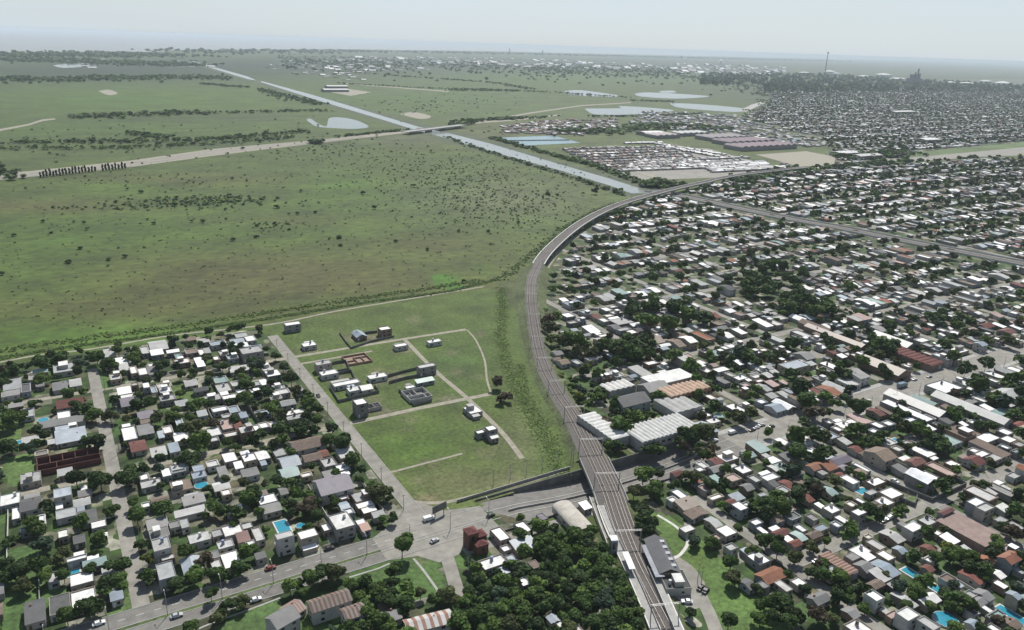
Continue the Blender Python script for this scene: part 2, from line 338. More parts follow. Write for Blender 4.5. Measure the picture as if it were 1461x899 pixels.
for q in [[(138, 530), (165, 527), (165, 552), (142, 556)], [(245, 552), (280, 540), (290, 575), (250, 580)], [(0, 590), (28, 585), (35, 640), (0, 645)], [(700, 860 - 0), (715, 850), (720, 870), (705, 880)],
          [(355, 596), (368, 590), (378, 606), (362, 612)], [(1085, 715), (1090, 700), (1100, 705), (1100, 716)], [(1335, 800), (1352, 790), (1368, 820), (1345, 828)], [(1310, 870), (1335, 856), (1348, 868), (1325, 882)],
          [(1385, 785), (1402, 776), (1412, 792), (1396, 800)], [(1280, 717), (1306, 705), (1308, 712), (1284, 726)], [(1306, 685), (1346, 670), (1352, 680), (1325, 694)], [(400, 714), (425, 705), (430, 727), (408, 738)], [(1100, 540), (1142, 520), (1210, 556), (1190, 564)],
          [(480, 590 - 0), (492, 612), (486, 618), (470, 600)], [(1126, 880), (1150, 845), (1165, 870), (1150, 885)], [(0, 720), (22, 714), (26, 742), (0, 748)]]:
    grid_sheet('lawn', GL(q), 2, .045, 'grass', rnd.choice([(.06, .11, .028), (.07, .115, .03), (.055, .1, .03)]), [])

def road(name, path, wdt, z, m, kerb=False):
    o = ribbon(name, path, -wdt/2, wdt/2, z, m)
    if kerb:
        mb = MB()
        for sd in (-1, 1): wall_strip(mb, path, sd*(wdt/2+.15), .3, 0, z+.12)
        k = mb.build(name.replace('road', 'kerb').replace('avenue', 'kerb') if name != 'kerb' else name, 'concrete'); k['kind'] = 'structure'
    return o
def line(*p, n=8):
    out = []
    for a, b in zip(p[:-1], p[1:]):
        for k in range(n): out.append((a[0]+(b[0]-a[0])*k/n, a[1]+(b[1]-a[1])*k/n))
    out.append(p[-1]); return out
# avenue: two carriageways and a grass median, joining before the dip
road('avenue', line((-420, 266.6), (120, 266.6), (150, 266.6)), 8.4, .07, 'asphalt', True)
road('avenue', line((-420, 257.2), (100, 257.2), (128, 257.2), (150, 257.6)), 6.0, .07, 'asphalt', True)
sheet('avenue_junction', [(98, 254), (98, 271), (112, 279), (116, 286), (128, 286), (134, 276), (150, 271.5), (150, 248), (132, 250), (126, 244), (116, 243), (110, 251)], .078, 'worn_road')
_m = [(-420, 260.4), (100, 260.8), (100, 262.2), (-420, 262.2)]
grid_sheet('median', [(-420, 260.5), (98, 260.5), (98, 262.1), (-420, 262.1)], .8, .082, 'grass', (.075, .105, .035), [])
mb = MB()
for k in range(70): mb.box(-300+k*6, -297.4+k*6, 266.55, 266.7, .076, .08)
mb.build('lane_marking', 'paint')['kind'] = 'structure'
# road in the dip with its walls
dp = [(x, 262.5, z) for x, z in [(float(q), float(np.interp(q, [d[0] for d in DIP], [d[1] for d in DIP]))) for q in np.linspace(TR0, TR1, 31)]]
mb = MB(); ribbon_mb(mb, [(p[0], p[1]) for p in dp], -13.4, 13.4, .0, zs=[p[2] for p in dp]); mb.build('underpass_road', 'asphalt')['kind'] = 'structure'
mb = MB()
for dd in (-3.4, 3.4): wall_strip(mb, [(p[0], p[1]) for p in dp], dd, .25, .003, .18, zs=[p[2] for p in dp])
mb.build('underpass_kerb', 'pale_concrete')['kind'] = 'structure'
mb = MB(); wall_strip(mb, [(p[0], p[1]) for p in dp][2:-2], 0, .4, .0, .9, zs=[p[2] for p in dp][2:-2]); tag(mb.build('median_wall', 'concrete'), 'low concrete divider along the middle of the sunken avenue', 'barrier')
for sd, lb in ((-1, 'dark concrete retaining wall on the far side of the sunken avenue'), (1, 'concrete retaining wall on the near side of the sunken avenue')):
    mb = MB(); v = []; f = []
    for i, p in enumerate(dp):
        y = 262.5-sd*13.5
        v += [(p[0], y-.2, p[2]-.3), (p[0], y-.2, .9), (p[0], y+.2, .9), (p[0], y+.2, p[2]-.3)]
    for i in range(len(dp)-1):
        for k in range(4): f.append((4*i+k, 4*i+(k+1) % 4, 4*i+4+(k+1) % 4, 4*i+4+k))
    f += [(0, 1, 2, 3), tuple(4*(len(dp)-1)+k for k in (3, 2, 1, 0))]; mb.add(v, f); tag(mb.build('retaining_wall', 'dark_concrete'), lb, 'retaining wall')
road('pavement', line((TR1, 263.2), (450, 265), (600, 268), (1400, 275)), 25, .045, 'concrete')
road('avenue', line((TR1, 263.2), (450, 265), (600, 268), (1400, 275)), 17, .07, 'worn_road', True)
road('road', line((240, 247.2), (300, 248), n=4), 4, .05, 'worn_road')
road('road', line((128, 244.5), (205, 243.6), n=4), 5, .05, 'worn_road')
# streets
road('gravel_street', line((8.5, 520), (8.3, 271), n=12), 6.0, .05, 'worn_road')
road('paved_street', line((122.5, 530), (122, 276), n=12), 6.4, .055, 'worn_road', True)
road('street', line((-420, 484), (119.3, 484), n=10), 4.6, .044, 'dirt_path')
road('street', line((-420, 377), (119.3, 377), n=10), 4.6, .044, 'dirt_path')
road('street', line((-106, 545), (-106, 271), n=10), 5, .048, 'dirt_path')
road('street', line((-106, 253), (-106, 80), n=10), 5, .048, 'dirt_path')
road('dirt_path', line((125, 484.5), (198, 484), (252, 482.5), n=6), 3.4, .044, 'dirt_path')
road('dirt_path', line((125, 376.5), (168, 377), (214, 375.5), n=6), 3.8, .044, 'dirt_path')
road('dirt_path', [tuple(p) for p in smooth([(203, 482), (198.5, 422), (198, 378), (195, 331), (190, 300)])], 3.0, .048, 'dirt_path')
road('dirt_path', line((124, 318), (165, 318.5), n=6), 1.6, .044, 'dirt_path')
road('dirt_path', [tuple(p) for p in smooth([(252, 482), (248, 460), (236, 425), (222, 396), (214, 376)])], 1.3, .044, 'dirt_path')
road('dirt_path', line((124.5, 471), (144, 471), (175, 472), n=3), 2.4, .046, 'dirt_path')
road('dirt_path', [tuple(p) for p in smooth(GL([(0, 517), (60, 506), (130, 498), (250, 478), (385, 463), (480, 444), (600, 424), (690, 409)]))], 2.4, .05, 'dirt_path')
road('dirt_path', [tuple(p) for p in smooth([(122, 291), (134, 283), (150, 280.4), (180, 279.6), (203, 280)])], 2.4, .05, 'dirt_path')
road('dirt_path', [tuple(p) for p in smooth([(121, 247), (118, 236), (114, 222), (112, 214)])], 5.5, .06, 'worn_road')
road('dirt_path', [tuple(p) for p in smooth(GL([(590, 797), (605, 815), (625, 843)]))], 1.0, .06, 'concrete')
road('dirt_path', [tuple(p) for p in smooth(GL([(775, 440), (772, 400), (800, 355), (835, 330)]))], 4.4, .05, 'dirt_path')
_pv = [(x, y) for x, y in [(300, 869), (350, 853), (404, 838), (405, 852), (493, 824), (545, 812)]]
for q in ([(400, 853 - 0), (350, 872), (300, 890), (270, 903)], [(498, 824), (540, 811), (556, 804)]): road('footpath', GL(q), .8, .06, 'concrete')
# streets of the suburb on the right of the railway
GS = [343, 452, 560, 668, 776, 884, 992, 1100, 1208]; GT = [174, 372, 480, 588, 696, 804, 904]
for tt in GT:
    s0 = float(np.interp(tt, [p[1] for p in RAIL if p[1] < 930], [p[0] for p in RAIL if p[1] < 930]))+26
    if tt == 174: s0 = 242
    road('street', line((s0, tt), (1400, tt), n=12), 7, .05 if tt != 174 else .052, 'worn_road', tt == 174)
for k, ss in enumerate(GS):
    ts = [p[1] for p in RAIL if p[0] > ss+25]; top = min(min(ts) if ts else 905, 905)-18
    road('street', line((ss, 60), (ss, 255), n=6), 6.5, .056, 'worn_road', k == 0)
    if top > 275: road('street', line((ss, 272), (ss, max(top, 276)), n=6), 6.0, .056, 'worn_road')
road('street', line((244, 232), (243, 165), (243, 120), n=6), 6.0, .056, 'worn_road')
ribbon('footpath', [tuple(p) for p in smooth(GL([(938, 735), (965, 752), (981, 772), (972, 790), (960, 797)]))], -.7, .7, .07, 'pale_concrete')
road('station_road', [tuple(p) for p in smooth(GL([(958, 795), (985, 815), (1000, 850), (1018, 890), (1030, 930)]))], 5.2, .06, 'worn_road')
sheet('station_forecourt', GL([(952, 792), (968, 795), (1005, 830), (1012, 862), (985, 872), (962, 850), (958, 838)]), .066, 'worn_road')

# ---------------------------------------------------------------- water, motorway and the far plain
_shore = [(-1400, 92), (-500, 82), (0, 76), (120, 75), (238, 74.5), (244, 72.2), (480, 70.4), (700, 73.2), (980, 79.8), (1200, 84.5), (1461, 90.2), (1900, 104)]
_near = GL(_shore); _far = [(p[0]*0+150000*math.sin(a), 150000*math.cos(a)) for p, a in [((0, 0), math.radians(q)) for q in (95, 60, 30, 0, -30, -60)]]
river = sheet('river', _near+_far, 3.0, 'river_water')
sheet('canal_bank', GL([(262, 87), (372, 122), (480, 154), (590, 189), (640, 203), (740, 232), (880, 276), (905, 286), (960, 280), (940, 270), (860, 246), (760, 219), (700, 199), (640, 185), (560, 165), (440, 133), (372, 115), (276, 87)]), .06, 'ground', (.055, .072, .034))
sheet('canal', GL([(270, 88), (355, 113.5), (366, 115), (354, 109.5), (276, 87.3)]), .5, 'canal_water')
sheet('canal', GL([(371, 117), (440, 139.2), (480, 151.5), (540, 169.5), (592, 185.8), (597, 181.2), (540, 164), (480, 145.6), (440, 134), (374, 116)]), .5, 'canal_water')
sheet('canal', GL([(592, 185.8), (627, 194.5), (700, 216), (800, 243.5), (870, 264.8), (901, 276), (934, 275.5), (870, 255), (800, 235), (740, 217), (700, 205.2), (640, 190), (597, 181.2)]), .12, 'canal_water')
def pond(pts, z=.15, m='pond_water', name='pond'): return sheet(name, [tuple(p) for p in smooth(GL(pts+[pts[0]]), 4)][:-1], z, m)
pond([(437, 171), (443, 169.5), (455, 177), (466, 180), (470, 168.5), (490, 168), (512, 173), (526, 181), (505, 184), (470, 182.5), (450, 180)])
pond([(806, 130), (830, 129), (880, 136), (868, 138.5), (812, 135.5)], .4)
pond([(905, 134), (925, 132), (985, 135), (1012, 138), (965, 141), (915, 138)], .4)
pond([(940, 130), (960, 129.5), (964, 132), (945, 132.5)], .4)
pond([(834, 155), (884, 154.5), (884, 151.5), (930, 154), (962, 158), (925, 162), (885, 164), (850, 163.5), (840, 160)], .4)
pond([(955, 147), (1000, 149), (1062, 155), (1055, 160), (1000, 157), (965, 153)], .4)
pond([(75, 93.5), (100, 91), (150, 92), (120, 95), (90, 97)], .5)
pond([(570, 163), (590, 160), (615, 166), (600, 170)], .2, 'dirt_path', 'bare_earth')
pond([(140, 130), (155, 128), (168, 133), (155, 136)], .2, 'dirt_path', 'bare_earth')
sheet('treatment_basin', GL([(702, 197), (790, 193.5), (828, 204), (745, 208)]), .2, 'basin_water')
mb = MB(); wall_strip(mb, GL([(712, 201), (812, 200)]), 0, 5, .2, 1.5); tag(mb.build('basin_dyke', 'dark_concrete'), 'long low dyke dividing the square blue basin beside the canal', 'dyke')
def pxroad(name, up, lo, z, m): return sheet(name, GL(up)+GL(lo[::-1]), z, m)
pxroad('motorway', [(-60, 250), (40, 244.5), (130, 235), (180, 230), (300, 213), (380, 206), (440, 201), (520, 192.5), (575, 186.5), (600, 183)], [(-60, 262), (40, 253), (130, 244), (190, 238), (300, 223), (380, 213), (440, 206), (520, 196.5), (578, 190), (603, 185.8)], .12, 'dirt_path')
for dy in (2.6, 6.2):
    pxroad('motorway_lanes', [(-60, 251+dy), (40, 244.7+dy), (130, 235+dy), (180, 230+dy), (300, 212.5+dy), (380, 205+dy*.7), (440, 200.5+dy*.6), (520, 192+dy*.5)], [(-60, 253.2+dy), (40, 246.7+dy), (130, 237+dy), (180, 231.9+dy), (300, 214.2+dy), (380, 206.3+dy*.7), (440, 201.5+dy*.6), (520, 192.7+dy*.5)], .3, 'worn_road')
pxroad('motorway', [(652, 177.5), (690, 173), (740, 170), (800, 163)], [(652, 180.5), (690, 175.5), (740, 172), (800, 164.5)], .3, 'dirt_path')
pxroad('motorway', [(690, 172), (760, 160), (830, 150), (900, 146)], [(690, 173.5), (760, 162), (830, 151.5), (900, 147.2)], .3, 'dirt_path')
pxroad('farm_track', [(-20, 188), (40, 177), (60, 170.5), (78, 169)], [(-20, 191), (40, 179.5), (62, 172.8), (80, 170.5)], .2, 'dirt_path')
pxroad('farm_track', [(480, 118), (560, 124), (640, 130)], [(480, 119), (560, 125.2), (640, 131.5)], .4, 'dirt_path')
pxroad('road', [(1055, 158), (1072, 149.5), (1088, 145)], [(1064, 160), (1082, 151.5), (1094, 146.5)], .5, 'concrete')
pxroad('road', [(1040, 258), (1110, 243), (1192, 235)], [(1040, 262), (1110, 246.5), (1192, 238)], .35, 'dirt_path')
pxroad('road', [(860, 229), (930, 250), (975, 262)], [(860, 231), (925, 252), (970, 265)], .35, 'dirt_path')
# the second railway line crossing the suburb, with its light edges
L2 = smooth(GL([(925, 272), (968, 279), (1060, 299), (1130, 313.5), (1200, 326), (1300, 346), (1461, 377), (1700, 424)]))
ribbon('railway_reserve', L2, -13, 13, .05, 'ballast')
ribbon('railway_reserve', L2, -3, 6, .09, 'ballast')
for d, lb in ((-11.5, 'pale boundary wall on the far side of the straight railway'), (12, 'pale boundary wall on the near side of the straight railway')):
    mb = MB(); wall_strip(mb, L2, d, .5, .05, 1.9); tag(mb.build('boundary_wall', 'pale_concrete'), lb, 'wall')
ribbon('service_road', L2, 8, 10.5, .1, 'concrete'); ribbon('service_road', L2, -10.5, -7, .1, 'worn_road')
# bare areas, estate rows and the sandy field
sheet('estate_yard', GL([(800, 213), (870, 208), (1010, 212), (1104, 238), (1060, 252), (905, 258), (850, 233)]), .15, 'worn_road', None)
sheet('sand_field', GL([(1078, 221), (1150, 216), (1192, 224), (1190, 236), (1140, 238)]), .4, 'dirt_path')
sheet('sand_field', GL([(462, 130), (490, 126), (530, 132), (500, 137)]), .4, 'dirt_path')
pxroad('open_ground', [(1190, 238), (1290, 222), (1400, 210), (1461, 204), (1600, 196)], [(1190, 243), (1290, 232), (1400, 224), (1461, 222), (1600, 226)], .4, 'worn_road')
sheet('open_grass', GL([(1290, 219), (1400, 209), (1461, 203), (1600, 195), (1600, 201), (1461, 210), (1400, 216), (1300, 225)]), .5, 'ground', (.08, .12, .04))

# motorway bridge over the canal
A = np.array(G(578, 188.2, 6)); B = np.array(G(662, 178.2, 6))
br = thing('motorway_bridge', 'long flat grey bridge carrying the motorway across the canal', 'bridge')
pth = [tuple(A+(B-A)*k/8) for k in range(9)]; mb = MB(); wall_strip(mb, pth, 0, 24, 4.8, 6.2); mb.build('deck', 'concrete', br)
for d in (-12, 12): mb = MB(); wall_strip(mb, pth, d, .5, 6.2, 7.4); mb.build('parapet', 'pale_concrete', br)
for k in (1, 3, 5, 7):
    mb = MB(); q = pth[k]; wall_strip(mb, offset([q, pth[k-1]], -10)[:1]+offset([q, pth[k-1]], 10)[:1], 0, 1.6, 0, 4.8); mb.build('pier', 'concrete', br)
A = np.array(G(360, 114, 6)); B = np.array(G(376, 117, 6))

# ---------------------------------------------------------------- railway on its bank, then on the viaduct
def ballast_w(t): return float(np.interp(t, [160, 215, 250, 300, 345, 400, 460], [6, 6, 6.6, 6.8, 5.8, 4.8, 4.6]))
ib = [i for i, p in enumerate(RAIL[:I_VIA+1])]
north = [i for i in ib if RAIL[i][1] >= TRY1+1.2]; south = [i for i in ib if RAIL[i][1] <= TRY0-1.2]
def bank(idx, name):
    v = []; path = [RAIL[i][:2] for i in idx]
    ws = [ballast_w(RAIL[i][1]) for i in idx]; hs = [RAILZ[i] for i in idx]
    sec = [(-1, -1.7, 0), (-1, -.15, 1), (1, .15, 1), (1, 1.7, 0)]
    for i, p in enumerate(path):
        a, b = path[max(i-1, 0)], path[min(i+1, len(path)-1)]; t = np.array([b[0]-a[0], b[1]-a[1]]); t /= np.hypot(*t)
        for sg, ex, k in sec:
            d = sg*ws[i]+ex*hs[i]; v.append((p[0]+t[1]*d, p[1]-t[0]*d, hs[i]-.05 if k else .0))
    f = [(4*i+k, 4*i+k+1, 4*i+5+k, 4*i+4+k) for i in range(len(path)-1) for k in range(3)]
    f += [(0, 1, 2, 3)[::-1], tuple(4*(len(path)-1)+k for k in range(4))]
    me = bpy.data.meshes.new(name); me.from_pydata(v, [], f); me.materials.append(MATS['grass']); me.update(); paint(me, (.08, .098, .042)); o = link(name, me); o['kind'] = 'structure'
bank(north, 'embankment'); bank(south, 'embankment')
mb = MB()
def vw(idx, z, wf=1.0):
    v = []; path = [RAIL[i][:2] for i in idx]
    for i, p in enumerate(path):
        a, b = path[max(i-1, 0)], path[min(i+1, len(path)-1)]; t = np.array([b[0]-a[0], b[1]-a[1]]); t /= np.hypot(*t); wd = ballast_w(RAIL[idx[i]][1])*wf
        v += [(p[0]-t[1]*wd, p[1]+t[0]*wd, RAILZ[idx[i]]+z), (p[0]+t[1]*wd, p[1]-t[0]*wd, RAILZ[idx[i]]+z)]
    mb.add(v, [(2*i, 2*i+1, 2*i+3, 2*i+2) for i in range(len(path)-1)])
vw(ib, .06); mb.build('ballast', 'ballast')['kind'] = 'structure'
# plate bridge over the sunken avenue
brr = [i for i in ib if TRY0-5 < RAIL[i][1] < TRY1+5]
rb = thing('railway_bridge', 'short ballasted railway bridge over the sunken avenue', 'bridge')
mb = MB(); wall_strip(mb, [RAIL[i][:2] for i in brr], 0, 14.4, -.75, -.06, zs=[RAILZ[i] for i in brr]); mb.build('deck', 'dark_concrete', rb)
for d in (-7.4, 7.4): mb = MB(); wall_strip(mb, [RAIL[i][:2] for i in brr], d, .35, -.9, .75, zs=[RAILZ[i] for i in brr]); mb.build('parapet', 'concrete', rb)
mb = MB(); wall_strip(mb, [(212.5, 262.5), (222.5, 262.5)], 0, .9, -4.6, 1.0); mb.build('pier', 'concrete', rb)
# viaduct
vi = list(range(I_VIA, len(RAIL)-3)); vp = [RAIL[i][:2] for i in vi]; vz = [RAILZ[i] for i in vi]
vd = thing('railway_viaduct', 'long curved concrete viaduct carrying the railway past the canal', 'viaduct')
mb = MB(); wall_strip(mb, vp, 0, 11.4, -1.1, .0, zs=vz); mb.build('deck', 'dark_concrete', vd)
mb = MB(); wall_strip(mb, vp, 0, 6, -2.2, -1.1, zs=vz); mb.build('girder', 'concrete', vd)
for d in (-5.5, 5.5):
    mb = MB(); wall_strip(mb, vp, d, .9, .0, .85, zs=vz); mb.build('parapet', 'pale_concrete', vd)
mb = MB(); ribbon_mb(mb, vp, -4.6, 4.6, .1, zs=vz); mb.build('ballast_bed', 'ballast', vd)
acc = 0
for k in range(1, len(vp)-1):
    acc += math.hypot(vp[k][0]-vp[k-1][0], vp[k][1]-vp[k-1][1])
    if acc > 22:
        acc = 0; m2 = MB(); p = vp[k]; wall_strip(m2, [offset(vp, -2.6)[k], offset(vp, 2.6)[k]], 0, 1.5, 0, vz[k]-2.2); m2.build('pier', 'concrete', vd)
# tracks
def track(d, i0, i1, label):
    idx = list(range(i0, i1)); path = [RAIL[i][:2] for i in idx]; zs = [RAILZ[i] for i in idx]
    tr = thing('railway_track', label, 'railway track', group='railway tracks on the curved line')
    for sd in (-.84, .84): m2 = MB(); wall_strip(m2, path, d+sd, .16, .16, .34, zs=zs); m2.build('rail', 'steel_rail', tr)
    m2 = MB(); dense = []
    L = 0
    for a in range(len(path)-1):
        p, q = np.array(path[a]), np.array(path[a+1]); n = np.hypot(*(q-p)); 
        if path[a][1] > 520: break
        u = (q-p)/n; nn = np.array([u[1], -u[0]])
        x = 0
        while x < n:
            c = p+u*x+nn*d; z = zs[a]+(zs[a+1]-zs[a])*x/n
            c1 = c-nn*1.35; c2 = c+nn*1.35; h = u*.13
            m2.add([(*(c1-h), z+.16), (*(c2-h), z+.16), (*(c2+h), z+.16), (*(c1+h), z+.16)], [(0, 1, 2, 3)]); x += .75
    m2.build('sleeper_bed', 'sleeper', tr)
track(-2.1, 0, len(RAIL)-4, 'long track curving onto the viaduct, on the side of the marsh')
track(2.1, 0, len(RAIL)-4, 'long track curving onto the viaduct, on the side of the houses')
iA = min(range(len(RAIL)), key=lambda i: abs(RAIL[i][1]-225)); iB = min(range(len(RAIL)), key=lambda i: abs(RAIL[i][1]-345))
track(5.2, iA, iB, 'short siding beside the main tracks at the avenue bridge')
# overhead gantries
_len = [0]
for k in range(1, len(RAIL)): _len.append(_len[-1]+math.hypot(RAIL[k][0]-RAIL[k-1][0], RAIL[k][1]-RAIL[k-1][1]))
def rail_at(L):
    k = int(np.searchsorted(_len, L)); k = min(max(k, 1), len(RAIL)-1); u = (L-_len[k-1])/(_len[k]-_len[k-1]+1e-9)
    p = np.array(RAIL[k-1][:2])*(1-u)+np.array(RAIL[k][:2])*u; d = np.array(RAIL[k][:2])-np.array(RAIL[k-1][:2])
    return p, math.atan2(d[1], d[0]), RAILZ[k-1]*(1-u)+RAILZ[k]*u
ordw = ['first', 'second', 'third', 'fourth', 'fifth', 'sixth', 'seventh', 'eighth', 'ninth', 'tenth', 'eleventh', 'twelfth', 'thirteenth', 'fourteenth', 'fifteenth', 'sixteenth', 'seventeenth', 'eighteenth', 'nineteenth', 'twentieth']
ordw += ['twenty-'+q for q in ordw[:9]]+['thirtieth']+['thirty-'+q for q in ordw[:9]]
GANTRY_L = [26, 72, 118, 152, 190, 226, 262, 300, 345, 392, 440, 490]
for n, L in enumerate(GANTRY_L):
    p, an, z = rail_at(L); hw = ballast_w(p[1])-.6; hw = max(hw, 5)
    g = thing('catenary_gantry', f'thin grey steel gantry over the tracks, {ordw[n]} from the bottom edge', 'gantry', (p[0], p[1], z-.2), an, 'gantries over the railway')
    for sd in (-1, 1):
        m2 = MB(); m2.box(-.16, .16, sd*hw-.16, sd*hw+.16, 0, 7.6); m2.box(-.4, .4, sd*hw-.4, sd*hw+.4, -.1, .25); m2.build('post', 'metal', g)
    m2 = MB(); m2.box(-.1, .1, -hw-.3, hw+.3, 6.9, 7.0); m2.box(-.1, .1, -hw-.3, hw+.3, 7.5, 7.6)
    for q in range(int(hw*2/1.2)): m2.tube((0, -hw+q*1.2, 7.0), (0, -hw+q*1.2+.6, 7.55), .06, n=4)
    m2.build('beam', 'metal', g)
    for yy in (-2.1, 2.1): m2 = MB(); m2.tube((0, yy, 6.9), (.3, yy, 5.6), .05, n=4); m2.build('insulator', 'dark_metal', g)
# masts along the viaduct
for n, L in enumerate(range(545, 1000, 55)):
    p, an, z = rail_at(L)
    g = thing('catenary_mast', f'slim mast on the viaduct edge, {ordw[n]} counting from the plain bank', 'mast', (p[0], p[1], z), an, 'masts on the viaduct')
    m2 = MB(); m2.box(-.15, .15, 4.75, 5.05, .85, 7.8); m2.build('post', 'metal', g)
    m2 = MB(); m2.box(-.08, .08, 1.5, 4.75, 6.6, 6.75); m2.build('arm', 'metal', g)

# ---------------------------------------------------------------- houses
COLS = {'w': [(.74, .73, .71), (.8, .79, .77), (.64, .64, .62), (.78, .79, .8)], 'l': [(.38, .38, .37), (.44, .44, .43), (.33, .34, .34)], 'g': [(.2, .2, .195), (.24, .235, .23), (.17, .17, .17)],
        'd': [(.075, .078, .08), (.1, .1, .1)], 'b': [(.3, .345, .39), (.25, .3, .35), (.36, .4, .44)], 'r': [(.17, .065, .05), (.15, .065, .05)], 'm': [(.13, .05, .045), (.15, .06, .05)],
        'o': [(.26, .11, .065), (.22, .1, .06)], 'n': [(.17, .13, .105), (.2, .155, .12)], 't': [(.22, .31, .3), (.27, .36, .34)], 'p': [(.4, .3, .27), (.36, .27, .25)], 'u': [(.16, .14, .17), (.2, .18, .21)]}
CN = {'w': 'white', 'l': 'pale grey', 'g': 'grey', 'd': 'dark grey', 'b': 'blue-grey', 'r': 'red', 'm': 'maroon', 'o': 'orange', 'n': 'brown', 't': 'teal', 'p': 'pinkish', 'u': 'purple-grey'}
WALLS = [tuple(.72*q for q in c) for c in [(.5, .48, .44), (.56, .55, .53), (.42, .38, .32), (.36, .35, .34), (.5, .43, .34), (.3, .22, .17), (.33, .36, .38), (.45, .4, .38), (.6, .6, .58), (.28, .27, .26)]]
WN = {0: 'cream', 1: 'white', 2: 'tan', 3: 'grey', 4: 'ochre', 5: 'brick', 6: 'bluish', 7: 'dusty pink', 8: 'bright white', 9: 'dark grey'}
TILES = {'A': (0, 440, 3.908), 'B': (350, 440, 3.908), 'C': (700, 440, 3.908), 'D': (1060, 440, 3.643), 'E': (0, 660, 3.762), 'F': (350, 660, 3.762), 'G': (700, 660, 3.762), 'I': (1060, 660, 3.643)}
